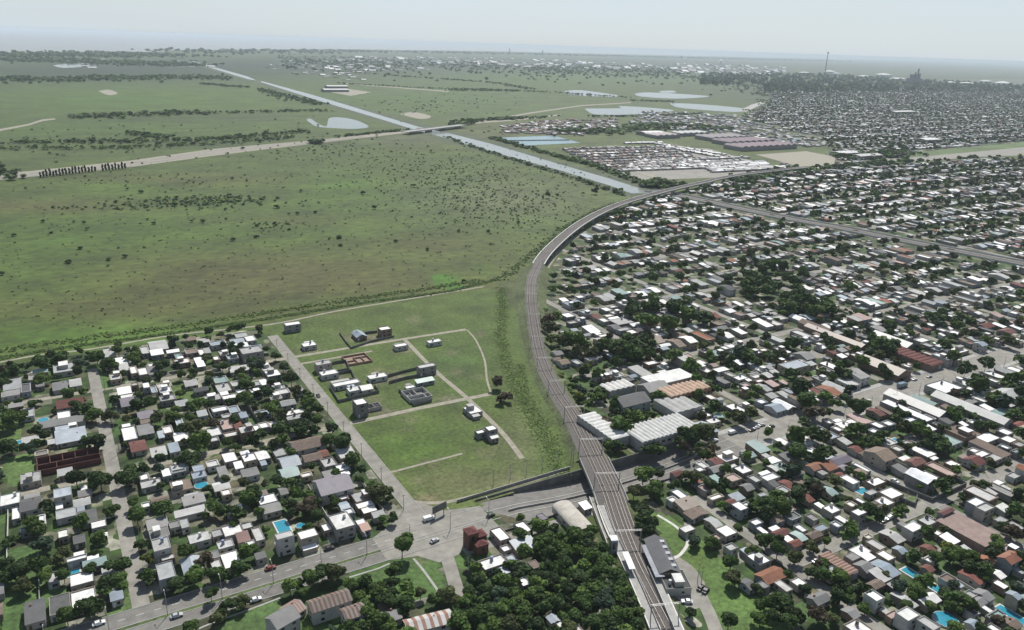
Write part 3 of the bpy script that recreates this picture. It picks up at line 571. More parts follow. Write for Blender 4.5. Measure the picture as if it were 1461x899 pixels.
# measured roofs: x y width depth, roof colour, then form (F flat, G gable, H gable the other way, S single slope) and storeys
TR = {
'A': "70,425,90,50,lG|60,460,100,50,gF|15,470,40,50,lF|355,335,110,40,lF|335,435,75,40,gG|420,412,60,35,lG|145,450,50,40,dF|160,582,85,40,lF|390,525,140,40,mG|357,595,70,35,wF|350,637,240,22,gS|370,665,120,45,bF|395,712,160,50,bS|290,745,40,12,lS|170,737,90,22,lS|610,250,60,45,lF|680,290,70,35,wF|690,330,50,30,lS|880,205,90,45,lG|875,250,65,22,wS|810,235,45,35,lF|995,268,35,30,tF|740,350,45,35,wF|795,365,60,40,wF|645,388,60,30,lF|860,355,60,40,gS|845,318,35,18,wF|1015,295,80,25,wF|1065,240,60,25,nF|1120,250,40,30,wF|1155,237,30,22,lS|1140,182,50,15,lS|1215,197,80,22,bF|1345,152,60,15,lS|1395,170,50,30,wF|1320,185,70,28,bG|1345,207,70,18,wS|1250,250,50,25,lF|1205,280,30,20,wF|1295,272,55,25,lF|1400,235,110,35,lF2|1115,305,40,45,wS|1330,335,95,28,lG|693,463,70,28,wS|695,492,110,18,wF|752,428,30,15,lF|815,430,35,25,wF2|838,462,68,32,bF|915,428,75,22,lF|922,454,62,28,wF|935,505,80,26,lF|710,522,70,45,uG|810,590,80,38,uG|1062,413,65,32,lG|1230,400,68,32,tF|1245,442,70,40,lF|1312,422,40,25,lF|1185,498,85,28,lF|1280,498,80,22,wF|1345,467,45,22,wF|1430,470,50,25,wF|1430,420,40,22,lF|1225,565,80,22,wF|1300,570,60,33,bF|1265,605,50,18,lF|1260,650,55,50,pF|1195,690,70,42,wF|1195,735,45,22,lF|1290,705,75,22,lF|1370,677,85,38,lF2|1325,650,38,35,mG|1430,670,30,30,wF|722,700,75,65,wF|812,680,80,38,gS|935,680,50,35,wF|903,705,36,28,bS|1010,722,78,33,wF|770,768,80,48,mG|885,805,80,33,lS|970,780,52,38,bS|1280,830,70,45,wF|1390,835,70,38,wF|1185,868,60,28,lF|1000,882,90,28,lF|1330,875,30,28,wS",
'B': "20,172,55,28,wF|45,225,85,38,bG|115,332,48,33,wF|152,360,72,33,wF2|95,415,80,22,wS|185,440,58,22,lF|205,466,72,26,lF|170,498,58,22,lF|235,525,75,28,lG|275,577,95,22,wF|275,606,88,26,lF|98,655,58,28,wF|160,648,48,32,wF|15,682,58,36,bF|345,752,170,55,nG|85,820,88,48,wF|20,837,48,28,wF|190,802,58,36,lF|245,855,95,55,bG|370,828,90,36,nG|437,808,42,34,rG|465,862,68,45,lF|540,885,65,45,wF",
'E': "350,55,75,22,lS|165,85,105,55,lF|55,200,105,50,wF|165,225,105,55,dG|335,158,92,42,bF2|455,160,65,28,gG|440,212,82,32,lG|355,274,105,42,lF|455,292,120,60,dG|530,330,78,33,wF|340,385,52,36,wF|425,408,55,36,dG|90,272,38,55,wF|415,528,105,36,wF|285,618,58,46,lF|440,625,122,56,wF|450,730,128,80,wF|190,800,100,100,dG|322,762,110,85,dF|625,712,60,46,bG|510,545,120,24,tS|775,78,45,28,wF|810,112,105,33,lF|893,55,48,42,wF|955,37,72,32,gF|975,122,110,50,nF|1065,30,58,28,bF|1070,70,72,36,bF|1192,135,80,18,lS|1215,164,48,28,wF|860,212,86,40,nG|785,230,42,22,wF|1040,202,110,32,gS|1020,268,155,18,lS|845,330,105,34,gS|855,380,100,46,gF|930,338,66,32,gF|985,332,55,42,lF|865,438,88,56,lF2|900,503,68,30,lF|890,580,88,76,lF2|1030,555,95,72,bH|1070,405,110,42,lF|1165,378,52,33,lF|1245,367,105,52,wF|1320,345,65,28,lF|1240,525,88,74,wF|1165,562,48,64,lF|1210,440,82,36,lF|1345,438,38,33,wF|1305,405,60,46,mS|1385,385,38,64,lF|1130,15,58,28,lF|1150,498,46,36,gF",
'F': "220,15,86,32,wF|235,52,86,46,tG|435,10,66,28,wF|518,20,62,42,wH|470,117,165,82,uG2|118,197,92,42,wF|135,246,96,40,gG|325,66,58,13,wF|70,388,50,74,lF|30,437,34,38,wF|130,490,68,28,bF2|210,392,88,28,lF3|335,386,92,38,wF2|447,402,100,66,nG|435,350,38,38,wF|515,316,105,76,wF2|525,185,33,28,wF|530,235,42,40,bG|555,267,46,28,wF|625,183,90,50,lF|640,222,86,36,wF|720,292,118,76,bH2|620,318,46,28,wF|642,350,40,30,oS|605,368,38,36,lF|780,820,84,56,gG|1368,387,56,74,wF|1330,537,125,54,wF",
'G': "30,395,70,70,pF|80,465,38,33,wF|178,440,135,100,bS|175,347,92,36,wF|212,398,70,54,wF|110,517,58,38,bF|30,542,86,46,bF|278,288,56,62,uF2|358,335,82,34,lF2|487,240,100,76,wS|180,640,62,46,wF|235,550,64,54,nF|338,838,64,82,bH|370,740,62,26,gG|450,888,92,36,lF|385,870,40,26,wF|1012,172,88,60,wF|975,203,46,46,wF|1050,222,120,80,nS|1105,270,120,80,nH|1132,250,56,46,wF|1055,356,80,80,wF|1195,322,86,50,lG|1265,368,106,60,wF|1288,212,60,50,rG|1337,232,84,50,wF2|1212,32,90,60,gG|1355,36,100,60,wF|1122,42,56,50,wF|998,62,60,50,mG|1380,650,86,70,dG|1200,410,70,50,pF|1290,455,70,40,lF",
'C': "430,40,80,30,wF|455,78,60,30,lF|560,120,90,50,wS|632,155,70,30,wF|405,135,50,30,wF|370,247,66,40,gG|365,280,50,30,nG|405,300,70,40,nG|480,300,60,40,lF|562,285,66,40,wF|590,265,60,30,gF|700,25,70,40,wF|630,68,60,30,wF|730,70,130,40,lF|900,305,90,40,wF|960,330,60,36,bF|800,195,110,40,gG|905,178,120,50,nG|1035,195,110,40,nG|1180,240,56,44,wF|1290,215,66,40,wF|1340,210,70,40,wF|1390,205,60,36,wF|1250,250,110,30,tF|1285,340,90,50,wF|1195,345,80,40,wF|1335,370,60,50,lF|1390,385,90,50,wF|1290,400,90,50,gF|1215,490,90,50,wF|1265,525,100,60,lF|1370,560,120,70,wF|1160,560,110,60,lF|1190,590,80,40,wF|1070,560,60,30,lF|1000,525,60,30,lF|1150,460,60,30,lF|1420,430,60,40,pF|1395,110,60,30,wF|1230,40,100,40,rG|740,120,80,30,lF|780,130,80,30,wF|680,110,90,34,gG|1060,150,90,36,nG|1320,830,120,60,wF|1400,870,90,60,wF|1240,630,80,50,wF|1255,855,80,50,mG|1180,880,80,50,wF",
'D': "100,80,100,50,wS|190,50,80,40,lF|480,85,70,30,wF|320,168,66,36,wF|60,230,70,46,wF|230,245,66,36,lF|155,258,50,30,wF|205,280,60,36,wF|318,245,110,50,gG|265,295,150,50,bF2|455,300,110,56,wF|410,200,70,36,wF|600,345,110,80,gS2|545,385,120,50,lF|615,255,115,44,wF|330,400,72,50,wF|160,500,110,56,gF2|95,485,60,30,wF|85,380,50,30,wF|205,690,84,60,wF|65,715,120,60,tS|155,788,90,50,wF|30,760,70,50,tG|520,605,90,40,wF|555,590,80,40,wF|440,592,60,30,wF|490,630,60,30,wF|715,658,56,40,wF|690,540,90,60,mG|870,578,76,40,wF|1120,215,100,46,wF|1215,190,76,60,bG2|1295,170,90,50,lF|930,165,80,30,wF|845,150,66,30,wF|975,85,60,30,wF|1010,215,60,30,wF|790,130,80,30,wF|850,300,50,40,wF2|1310,345,110,40,wF|1300,378,60,30,wF|1180,515,10,10,lF|1230,475,76,46,wF|1140,385,90,40,wF|1060,690,145,60,tF|1200,740,60,30,wF|1270,670,120,46,wF|1380,683,80,46,wF|935,742,130,56,wF|1090,810,80,50,wF|700,765,160,90,nG2|895,798,100,60,rG|1200,795,110,70,mG|430,818,110,60,oG|560,740,80,50,mG|500,790,120,60,uG|1100,560,110,50,wF|1020,560,110,60,nF|1170,640,130,50,nF|1350,450,110,60,lF|1370,495,90,50,lF|1430,600,80,50,rG|1240,760,80,36,wF|1300,775,90,40,lF|1360,720,60,36,wF|1430,750,60,50,bF|640,760,80,50,nG|200,825,110,50,tF|160,815,80,40,lF|890,200,70,30,lF|700,60,80,30,wF|740,55,70,28,wF|670,20,60,26,wF|1100,130,70,26,wF|1260,90,90,40,mG|1370,120,90,40,mG|40,190,60,28,wF|190,215,60,30,lF|560,470,80,40,lF|680,640,60,40,wF|1440,820,60,40,uG",
'I': "555,90,95,50,wF|500,72,80,40,rG|610,50,60,30,nG|690,102,100,50,wF|445,150,88,45,tG|325,180,86,40,rG|165,30,80,40,lG|140,78,95,40,wF|282,52,60,35,wF|228,112,80,50,rG|292,105,62,40,nG|130,182,100,40,lF|770,162,118,60,wF|735,202,98,50,wF|690,218,70,40,nF|610,262,80,60,wF2|522,302,88,55,wF|460,245,90,40,wF|360,285,70,50,gF|420,292,80,60,nG|65,315,66,36,wF|368,375,80,50,nG|290,382,80,50,tG|195,365,88,60,mG|275,425,62,50,rG|405,340,80,40,bF|485,328,50,30,wF|968,72,96,40,wF|1060,8,60,30,wF|1115,38,90,40,wF|1210,205,90,60,wF2|1200,245,140,60,lF2|1080,265,120,70,mG2|885,332,100,60,wF2|958,302,90,50,lF2|1000,360,66,40,wF|775,385,120,70,lG|840,405,110,70,gG|608,455,108,66,wF|690,430,98,60,lF|740,482,96,60,wF|655,395,50,30,wF|815,455,60,40,bG|963,445,70,50,rG|490,562,96,60,bF|570,490,80,50,gF|630,545,100,60,gG|710,592,106,60,lS|690,635,76,40,nG|670,702,100,60,wF2|145,585,150,80,oG|288,622,80,46,wF|210,640,88,46,lF|33,632,70,60,lF|80,500,120,56,wF|395,707,108,56,gG|702,770,90,60,wF2|855,790,115,70,wF2|600,862,140,66,wF|965,835,110,70,lF2|770,805,90,56,pF|1265,507,80,46,oG|1388,497,118,70,oG2|1330,532,86,50,bF|1190,592,126,60,rG|1250,690,100,60,gG|1225,722,80,60,gG|1388,702,110,80,bG2|1180,832,96,60,bG|1395,835,100,60,nG|1145,700,90,50,wF|1060,608,100,46,nF|960,552,50,40,rG|1020,655,70,40,gF|1340,635,80,30,wF|1180,690,70,40,lF|300,345,70,40,wF|20,30,70,40,wF|60,85,70,40,lF|20,225,50,30,wF|240,240,66,40,pF|560,220,60,36,wF|620,205,80,40,wF|660,150,80,36,lF|1420,330,80,40,lF|1340,300,70,40,lF|1390,60,80,40,lF|1320,100,70,40,wF|1440,640,60,50,wF|1440,560,50,40,lF|1300,860,70,40,wF|20,130,70,40,gG|380,20,100,40,oG|510,20,90,40,uG|100,640,60,36,gF|560,780,80,40,gG|1080,330,70,50,wF",
}
PLACED = []      # (s0, s1, t0, t1)
_occ = {}
def _cells(r, pad=0):
    for a in range(int((r[0]-pad)//12), int((r[1]+pad)//12)+1):
        for b in range(int((r[2]-pad)//12), int((r[3]+pad)//12)+1): yield a, b
def occupy(r):
    PLACED.append(tuple(r))
    for c in _cells(r): _occ.setdefault(c, []).append(tuple(r))
def clash(r, pad=0.0):
    for c in _cells(r, pad):
        for q in _occ.get(c, ()):
            if r[0]-pad < q[1] and r[1]+pad > q[0] and r[2]-pad < q[3] and r[3]+pad > q[2]: return q
    return None
def fit(r):
    """shrink a footprint until it clears its neighbours"""
    r = list(r)
    for _ in range(12):
        q = clash(r, .15)
        if q is None: return r
        mv = [(q[1]+.2-r[0], 0), (r[1]-q[0]+.2, 1), (q[3]+.2-r[2], 2), (r[3]-q[2]+.2, 3)]
        m, k = min(mv)
        r[k] += m if k in (0, 2) else -m
        if r[1]-r[0] < 2.6 or r[3]-r[2] < 2.6: return None
    return None
ROADS_S = [(8.4, 4, 268, 520), (122.2, 4.4, 60, 530), (-106, 3.5, 80, 545)]
def road_hit(r):
    for a, hw, lo, hi in ROADS_S:
        if r[0] < a+hw and r[1] > a-hw and r[3] > lo and r[2] < hi: return True
    if r[0] < 120:
        for t, hw in ((484, 3.2), (377, 3.2)):
            if r[2] < t+hw and r[3] > t-hw: return True
    if r[1] > 235:
        for t in GT:
            if r[2] < t+4.5 and r[3] > t-4.5: return True
        for s in GS:
            if r[0] < s+4 and r[1] > s-4 and r[3] > 60: return True
        if r[2] < 274 and r[3] > 254 and r[0] > TR0: return True
    elif r[2] < 272.5 and r[3] > 252: return True
    return False
def trim_road(r):
    r = list(r)
    def cut(k0, k1, lo, hi):
        if r[k0] < hi and r[k1] > lo:
            c = (r[k0]+r[k1])/2
            if c > (lo+hi)/2: d = hi-r[k0]; r[k0] += d; r[k1] += d*.6
            else: d = r[k1]-lo; r[k1] -= d; r[k0] -= d*.6
    for a, hw, lo, hi in ROADS_S:
        if r[3] > lo and r[2] < hi: cut(0, 1, a-hw, a+hw)
    if r[0] < 118:
        for t, hw in ((484, 3.2), (377, 3.2)): cut(2, 3, t-hw, t+hw)
        cut(2, 3, 252.5, 272)
    if r[0] > 232:
        for t in GT: cut(2, 3, t-4.5, t+4.5)
        for s in GS: cut(0, 1, s-4.2, s+4.2)
        cut(2, 3, 254, 273.5)
        if r[2] < 240: cut(0, 1, 239.5, 247.5)
    return r
WIN = MB(); WIN.box(-.5, .5, -.06, .06, -.5, .5); WIN_ME = WIN.mesh('window', 'glass')
_fr = MB(); _fr.box(-.5, .5, -.07, .07, -.5, .5)
DOOR_ME = _fr.mesh('door', 'door_paint')
_tk = MB(); _tk.tube((0, 0, .7), (0, 0, 2.0), .62, .6, 10); TANK_ME = _tk.mesh('water_tank', 'plain')
_ts = MB(); _ts.box(-.55, .55, -.55, .55, 0, .7); TST_ME = _ts.mesh('tank_base', 'plaster')
_ch = MB(); _ch.box(-.3, .3, -.3, .3, 0, 1.3); CHIM_ME = _ch.mesh('chimney', 'brick')
HOUSES = []
def rc(l): return COLS[l][rnd.randrange(len(COLS[l]))]
def jit(c, k=.08): f = 1+rnd.uniform(-k, k); return tuple(min(.8, x*f) for x in c)
def house(s, t, w, d, col='w', form='F', st=1, rot=0, detail=2, label=None, wall=None, name='house', cat='house', hh=None, parts=None):
    rx = thing(name, label, cat, (s, t, 0), rot)
    h = hh or {1: 2.8, 2: 5.4, 3: 8.0}[st]; h += rnd.uniform(-.25, .3)
    wi = rnd.randrange(len(WALLS)) if wall is None else wall; wc = jit(WALLS[wi], .12); bm = 'brick' if wi == 5 else 'plaster'
    a, b = w/2, d/2; roofc = jit(rc(col)); mb = MB()
    if form == 'F':
        pr = rnd.choice((.25, .4, .55)); e = .16
        mb.box(-a, a, -b, b, 0, h, top=False); o = len(mb.v)-4
        v = [(-a, -b, h+pr), (a, -b, h+pr), (a, b, h+pr), (-a, b, h+pr), (-a+e, -b+e, h+pr), (a-e, -b+e, h+pr), (a-e, b-e, h+pr), (-a+e, b-e, h+pr), (-a+e, -b+e, h-.1), (a-e, -b+e, h-.1), (a-e, b-e, h-.1), (-a+e, b-e, h-.1)]
        k = len(mb.v); mb.v += v
        for q in range(4):
            r = (q+1) % 4; mb.f += [(o+q, o+r, k+r, k+q), (k+q, k+r, k+4+r, k+4+q), (k+4+q, k+4+r, k+8+r, k+8+q)]
        mb.build('wall', bm, rx, wc)
        m2 = MB(); m2.box(-a+e+.01, a-e-.01, -b+e+.01, b-e-.01, h-.1, h+.02); m2.build('roof', 'membrane' if col not in 'om' else 'roof_tile', rx, roofc); top = h+.02
        if st >= 1 and w > 7 and d > 7 and rnd.random() < .45:          # stair hut or upper room
            uw, ud = w*rnd.uniform(.3, .5), d*rnd.uniform(.3, .5); ux, uy = rnd.uniform(-a+uw/2+.4, a-uw/2-.4), rnd.uniform(-b+ud/2+.4, b-ud/2-.4)
            m3 = MB(); m3.box(ux-uw/2, ux+uw/2, uy-ud/2, uy+ud/2, h+.02, h+2.5); up = m3.build('upper_room', bm, rx, wc)
            m3 = MB(); m3.box(ux-uw/2-.15, ux+uw/2+.15, uy-ud/2-.15, uy+ud/2+.15, h+2.5, h+2.62); m3.build('roof', 'membrane', up, jit(rc(rnd.choice('wlw'))))
    elif form in 'GH':
        ridge = min(w, d)*.5*rnd.uniform(.34, .5); e = .35; x = form == 'G'
        mb.box(-a, a, -b, b, 0, h)
        if x: mb.add([(-a, -b, h+.001), (-a, b, h+.001), (-a, 0, h+ridge)], [(0, 2, 1)]); mb.add([(a, -b, h+.001), (a, b, h+.001), (a, 0, h+ridge)], [(0, 1, 2)])
        else: mb.add([(-a, -b, h+.001), (a, -b, h+.001), (0, -b, h+ridge)], [(0, 1, 2)]); mb.add([(-a, b, h+.001), (a, b, h+.001), (0, b, h+ridge)], [(0, 2, 1)])
        mb.build('wall', bm, rx, wc)
        m2 = MB(); th = .16; sl = ridge/(b if x else a)
        for sg in (-1, 1):
            if x: pts = [(-a-e, 0, h+ridge+.03), (a+e, 0, h+ridge+.03), (a+e, sg*(b+e), h-sl*e+.03), (-a-e, sg*(b+e), h-sl*e+.03)]
            else: pts = [(0, -b-e, h+ridge+.03), (0, b+e, h+ridge+.03), (sg*(a+e), b+e, h-sl*e+.03), (sg*(a+e), -b-e, h-sl*e+.03)]
            v = pts+[(p[0], p[1], p[2]+th) for p in pts]; f = [(0, 1, 2, 3), (7, 6, 5, 4), (0, 4, 5, 1), (1, 5, 6, 2), (2, 6, 7, 3), (3, 7, 4, 0)]
            if (sg > 0) == x: f = [tuple(reversed(q)) for q in f]
            m2.add(v, f)
        m2.build('roof', 'roof_tile' if col in 'romn' and rnd.random() < .8 else ('sheet_metal' if x else 'sheet_metal_cross'), rx, roofc); top = h+ridge*.3
    else:
        rs = min(w, d)*.14+.3; mb.box(-a, a, -b, b, 0, h); mb.add([(-a, -b, h), (a, -b, h), (a, b, h), (-a, b, h), (-a, b, h+rs), (a, b, h+rs)], [(0, 4, 3), (1, 2, 5), (3, 4, 5, 2)])
        mb.build('wall', bm, rx, wc); e = .25; m2 = MB(); z0 = h-e*rs/d+.02; z1 = h+rs+e*rs/d+.02
        v = [(-a-e, -b-e, z0), (a+e, -b-e, z0), (a+e, b+e, z1), (-a-e, b+e, z1)]; v += [(p[0], p[1], p[2]+.12) for p in v]
        m2.add(v, [(3, 2, 1, 0), (4, 5, 6, 7), (0, 1, 5, 4), (1, 2, 6, 5), (2, 3, 7, 6), (3, 0, 4, 7)]); m2.build('roof', 'sheet_metal', rx, roofc); top = h+.2
    if detail:
        side = -1 if s > 60 else 1
        for lv in range(st):
            zz = 1.5+lv*2.6
            n = 1 if w < 8 else 2
            for q in range(n):
                o = link('window', WIN_ME, rx, None, (-a+(q+.5)*w/n+rnd.uniform(-.5, .5)*(.5 if lv or n > 1 else 1)+(w*.18 if lv == 0 and n == 1 else 0), -b-.03, zz)); o.scale = (rnd.choice((1.0, 1.3, 1.7)), 1, rnd.choice((.9, 1.1)))
            if d > 6:
                o = link('window', WIN_ME, rx, None, (side*(a+.03), rnd.uniform(-b*.4, b*.5), zz), math.pi/2); o.scale = (1.1, 1, .9)
        o = link('door', DOOR_ME, rx, rnd.choice([(.12, .07, .04), (.3, .3, .3), (.5, .5, .48), (.06, .1, .08)]), (-a+min(1.2, w*.2), -b-.04, 1.05)); o.scale = (.95, 1, 2.1)
        if detail > 1 and rnd.random() < .5 and w > 5 and d > 5:
            x, y = rnd.uniform(-a*.5, a*.5), rnd.uniform(0, b*.6)
            if form == 'F':
                o = link('tank_base', TST_ME, rx, wc, (x, y, top)); q = link('water_tank', TANK_ME, o, rnd.choice([(.5, .5, .48), (.06, .06, .06), (.35, .36, .38), (.2, .25, .4)]))
            else: link('chimney', CHIM_ME, rx, (.25, .15, .1), (x, y, top))
    if detail > 1 and not rot and name == 'house' and rnd.random() < .6 and w > 5:
        aw, ad = rnd.uniform(.35, .8)*w, rnd.uniform(2.5, 5.5); ay = b+ad/2+.03 if rnd.random() < .7 else -b-ad/2-.03; ax = rnd.uniform(-a+aw/2, a-aw/2)
        ar = (s+ax-aw/2, s+ax+aw/2, t+ay-ad/2, t+ay+ad/2); own = (s-a, s+a, t-b, t+b)
        if not any(q for c in _cells(ar) for q in _occ.get(c, ()) if ar[0] < q[1]-.1 and ar[1] > q[0]+.1 and ar[2] < q[3]-.1 and ar[3] > q[2]+.1 and not (abs(q[0]-own[0]) < .3 and abs(q[2]-own[2]) < .3)) and not road_hit(ar):
            ah = rnd.uniform(2.1, 2.6); m3 = MB(); m3.box(ax-aw/2, ax+aw/2, ay-ad/2, ay+ad/2, 0, ah); an_ = m3.build('annex', bm, rx, jit(wc, .2))
            m3 = MB(); m3.add([(ax-aw/2-.15, ay-ad/2-.0, ah+.05), (ax+aw/2+.15, ay-ad/2-.0, ah+.05), (ax+aw/2+.15, ay+ad/2+.0, ah+.3), (ax-aw/2-.15, ay+ad/2+.0, ah+.3), (ax-aw/2-.15, ay-ad/2-.0, ah+.0), (ax+aw/2+.15, ay-ad/2-.0, ah+.0), (ax+aw/2+.15, ay+ad/2+.0, ah+.22), (ax-aw/2-.15, ay+ad/2+.0, ah+.22)], [(0, 1, 2, 3), (7, 6, 5, 4), (4, 5, 1, 0), (5, 6, 2, 1), (6, 7, 3, 2), (7, 4, 0, 3)])
            m3.build('roof', 'sheet_metal', an_, jit(rc(rnd.choice('wwlgnb')), .2)); occupy(ar)
    HOUSES.append(dict(o=rx, s=s, t=t, w=w, d=d, col=col, form=form, st=st, wi=wi, label=label))
    if not rot: occupy((s-a, s+a, t-b, t+b))
    else: rr = max(a, b)*.9; occupy((s-rr, s+rr, t-rr, t+rr))
    return rx
def roofless(s, t, w, d, h, wc, walls, name, label, cat='house', mat_='brick', floor=None):
    rx = thing(name, label, cat, (s, t, 0)); a, b = w/2, d/2; th = .25
    mb = MB(); mb.box(-a, a, -b, b, .02, .2); mb.build('floor', 'dark_concrete' if floor is None else 'plain', rx, floor)
    for x0, x1, y0, y1 in [(-a, a, -b, -b+th), (-a, a, b-th, b), (-a, -a+th, -b+th+.003, b-th-.003), (a-th, a, -b+th+.003, b-th-.003)]:
        mb = MB(); mb.box(x0, x1, y0, y1, .2, h); mb.build('wall', mat_, rx, wc)
    for x0, x1, y0, y1 in walls: mb = MB(); mb.box(x0*a, x1*a if x1 != x0 else x0*a+th, y0*b, y1*b if y1 != y0 else y0*b+th, .2, h-.3); mb.build('inner_wall', mat_, rx, jit(wc, .2))
    occupy((s-a, s+a, t-b, t+b)); return rx

# ---------------------------------------------------------------- buildings with a look of their own
def ribs(parent, w, d, z, n, axis='x', col=(.6, .6, .58), hgt=.9, name='roof'):
    """roof of side by side shallow barrel bays"""
    mb = MB(); a, b = w/2, d/2
    L = w if axis == 'x' else d
    for k in range(n):
        x0 = -L/2+k*L/n; x1 = x0+L/n-.02; pts = []
        for q in range(7):
            u = q/6; pts.append((x0+(x1-x0)*u, math.sin(math.pi*u)*hgt))
        v = []
        for x, zz in pts: v += ([(x, -b, z+zz), (x, b, z+zz)] if axis == 'x' else [(a, x, z+zz), (-a, x, z+zz)])
        f = [(2*q, 2*q+1, 2*q+3, 2*q+2)[::-1] for q in range(6)]
        f += [tuple(2*q for q in range(7))[::-1], tuple(2*q+1 for q in range(7))]
        mb.add(v, f)
    return mb.build(name, 'membrane', parent, col)
def slab_block(s, t, w, d, h, wc, label, name, cat, roofcol=(.6, .6, .58), n=0, axis='x', hgt=.9, rot=0, wins=0):
    rx = thing(name, label, cat, (s, t, 0), rot); mb = MB(); mb.box(-w/2, w/2, -d/2, d/2, 0, h); mb.build('wall', 'plaster', rx, wc)
    if n: ribs(rx, w-.1, d-.1, h, n, axis, roofcol, hgt)
    else: mb = MB(); mb.box(-w/2-.2, w/2+.2, -d/2-.2, d/2+.2, h, h+.25); mb.build('roof', 'membrane', rx, roofcol)
    for k in range(wins):
        o = link('window', WIN_ME, rx, None, (-w/2+(k+.5)*w/wins, -d/2-.03, h*.6)); o.scale = (w/wins*.5, 1, 1.3)
    m2 = MB(); m2.box(-1.6, 1.6, -.1, .1, 0, 3.2); m2.build('gate', 'door_paint', rx, (.3, .32, .34), (w*.2, -d/2-.08, 0))
    rr = (s-w/2, s+w/2, t-d/2, t+d/2) if abs(rot) < .05 else (s-max(w, d)*.4, s+max(w, d)*.4, t-max(w, d)*.4, t+max(w, d)*.4)
    occupy(rr); return rx
# the L-shaped works beside the avenue; its corners measured on the photograph
def rect_px(p0, p1, p2, h, tile):        # three roof corners -> centre and size on the grid axes
    x0, y0, k = TILES[tile]; g = [G(x0+p[0]/k, y0+p[1]/k, h) for p in (p0, p1, p2)]
    s = [q[0] for q in g]; t = [q[1] for q in g]; return (min(s)+max(s))/2, (min(t)+max(t))/2, max(s)-min(s), max(t)-min(t)
def ang(p, q, h, tile):
    x0, y0, k = TILES[tile]; a = G(x0+p[0]/k, y0+p[1]/k, h); b = G(x0+q[0]/k, y0+q[1]/k, h); return math.atan2(b[1]-a[1], b[0]-a[0]), math.hypot(b[0]-a[0], b[1]-a[1]), ((a[0]+b[0])/2, (a[1]+b[1])/2)
s1, t1, w1, d1 = rect_px((850, 750), (1165, 655), (985, 600), 6, 'C')
LW = slab_block(s1, t1, w1, max(d1, 16), 6, (.36, .35, .34), 'large warehouse wing with ribbed white roof facing the tree-lined avenue', 'warehouse', 'warehouse', (.56, .56, .54), 14, 'x', .8, wins=10)
an, ln, cc = ang((610, 555), (830, 725), 6, 'C')
slab_block(s1-w1/2-6.4, t1+d1/2+8, 11.5, 32, 5.6, (.38, .36, .34), 'narrow white-roofed warehouse wing running toward the railway trees', 'warehouse', 'warehouse', (.6, .6, .58), 9, 'y', .6)
s2, t2, w2, d2 = rect_px((955, 560), (1190, 655), (1270, 625), 5, 'C')
slab_block(s2+4, t1+d1/2+11.5, 20, 20, 5.2, (.4, .39, .37), 'grey and white workshop tucked behind the large ribbed warehouse', 'workshop', 'workshop', (.36, .36, .35), 4, 'x', .5)
s3, t3, w3, d3 = rect_px((890, 385), (1090, 375), (960, 420), 6, 'C')
slab_block(s3, t3+2, 32, 14, 5.5, (.45, .44, .42), 'flat white-roofed hall behind the rust-striped barrel-roofed hall', 'hall', 'hall', (.66, .66, .64))
s4, t4, w4, d4 = rect_px((985, 480), (1175, 425), (1100, 405), 6, 'C')
slab_block(s4+1, t4-3, 32, 13, 6.2, (.3, .17, .11), 'brick hall with rust-striped white barrel roofs above the avenue', 'hall', 'hall', (.5, .36, .27), 9, 'x', .9, wins=8)
s5, t5, _, _ = rect_px((640, 440), (770, 430), (700, 420), 4, 'C')
slab_block(s5+1, t5, 20, 11, 4.2, (.3, .29, .28), 'small workshop with sawtooth white roof nearest the railway trees', 'workshop', 'workshop', (.58, .57, .55), 5, 'x', .8)
s6, t6, _, _ = rect_px((700, 500), (850, 500), (770, 480), 7, 'C')
house(s6+1, t6, 20, 13, 'd', 'G', 2, label='dark-roofed two-storey villa with blue front amid garden trees beside the warehouses', wall=6)
s7, t7, _, _ = rect_px((860, 430), (960, 430), (900, 410), 6, 'C')
house(s7, t7-1, 16, 12, 'g', 'G', 2, label='grey gabled block wedged between sawtooth workshop and brick hall', wall=3)
# barrel vault by the railway
an, ln, cc = ang((385, 225), (505, 355), 3.5, 'G')
bvt = thing('barrel_shed', 'long pale barrel-vaulted shed squeezed between the avenue and the station ramp', 'shed', (cc[0], cc[1], 0), an)
mb = MB(); mb.box(-ln/2-1, ln/2+1, -4.6, 4.6, 0, 2.6); mb.build('wall', 'plaster', bvt, (.42, .4, .36))
mb = MB(); n = 10; v = []
for k in range(n+1): u = math.pi*k/n; v += [(-ln/2-1.3, math.cos(u)*4.9, 2.6+math.sin(u)*2.2), (ln/2+1.3, math.cos(u)*4.9, 2.6+math.sin(u)*2.2)]
mb.add(v, [(2*k, 2*k+1, 2*k+3, 2*k+2) for k in range(n)]+[tuple(2*k for k in range(n+1))[::-1], tuple(2*k+1 for k in range(n+1))]); mb.build('roof', 'membrane', bvt, (.46, .43, .38))
for k in range(3): o = link('window', WIN_ME, bvt, None, (-ln/3+k*ln/3, -4.63, 1.5)); o.scale = (2, 1, .9)
occupy((cc[0]-12, cc[0]+8, cc[1]-12, cc[1]+12))
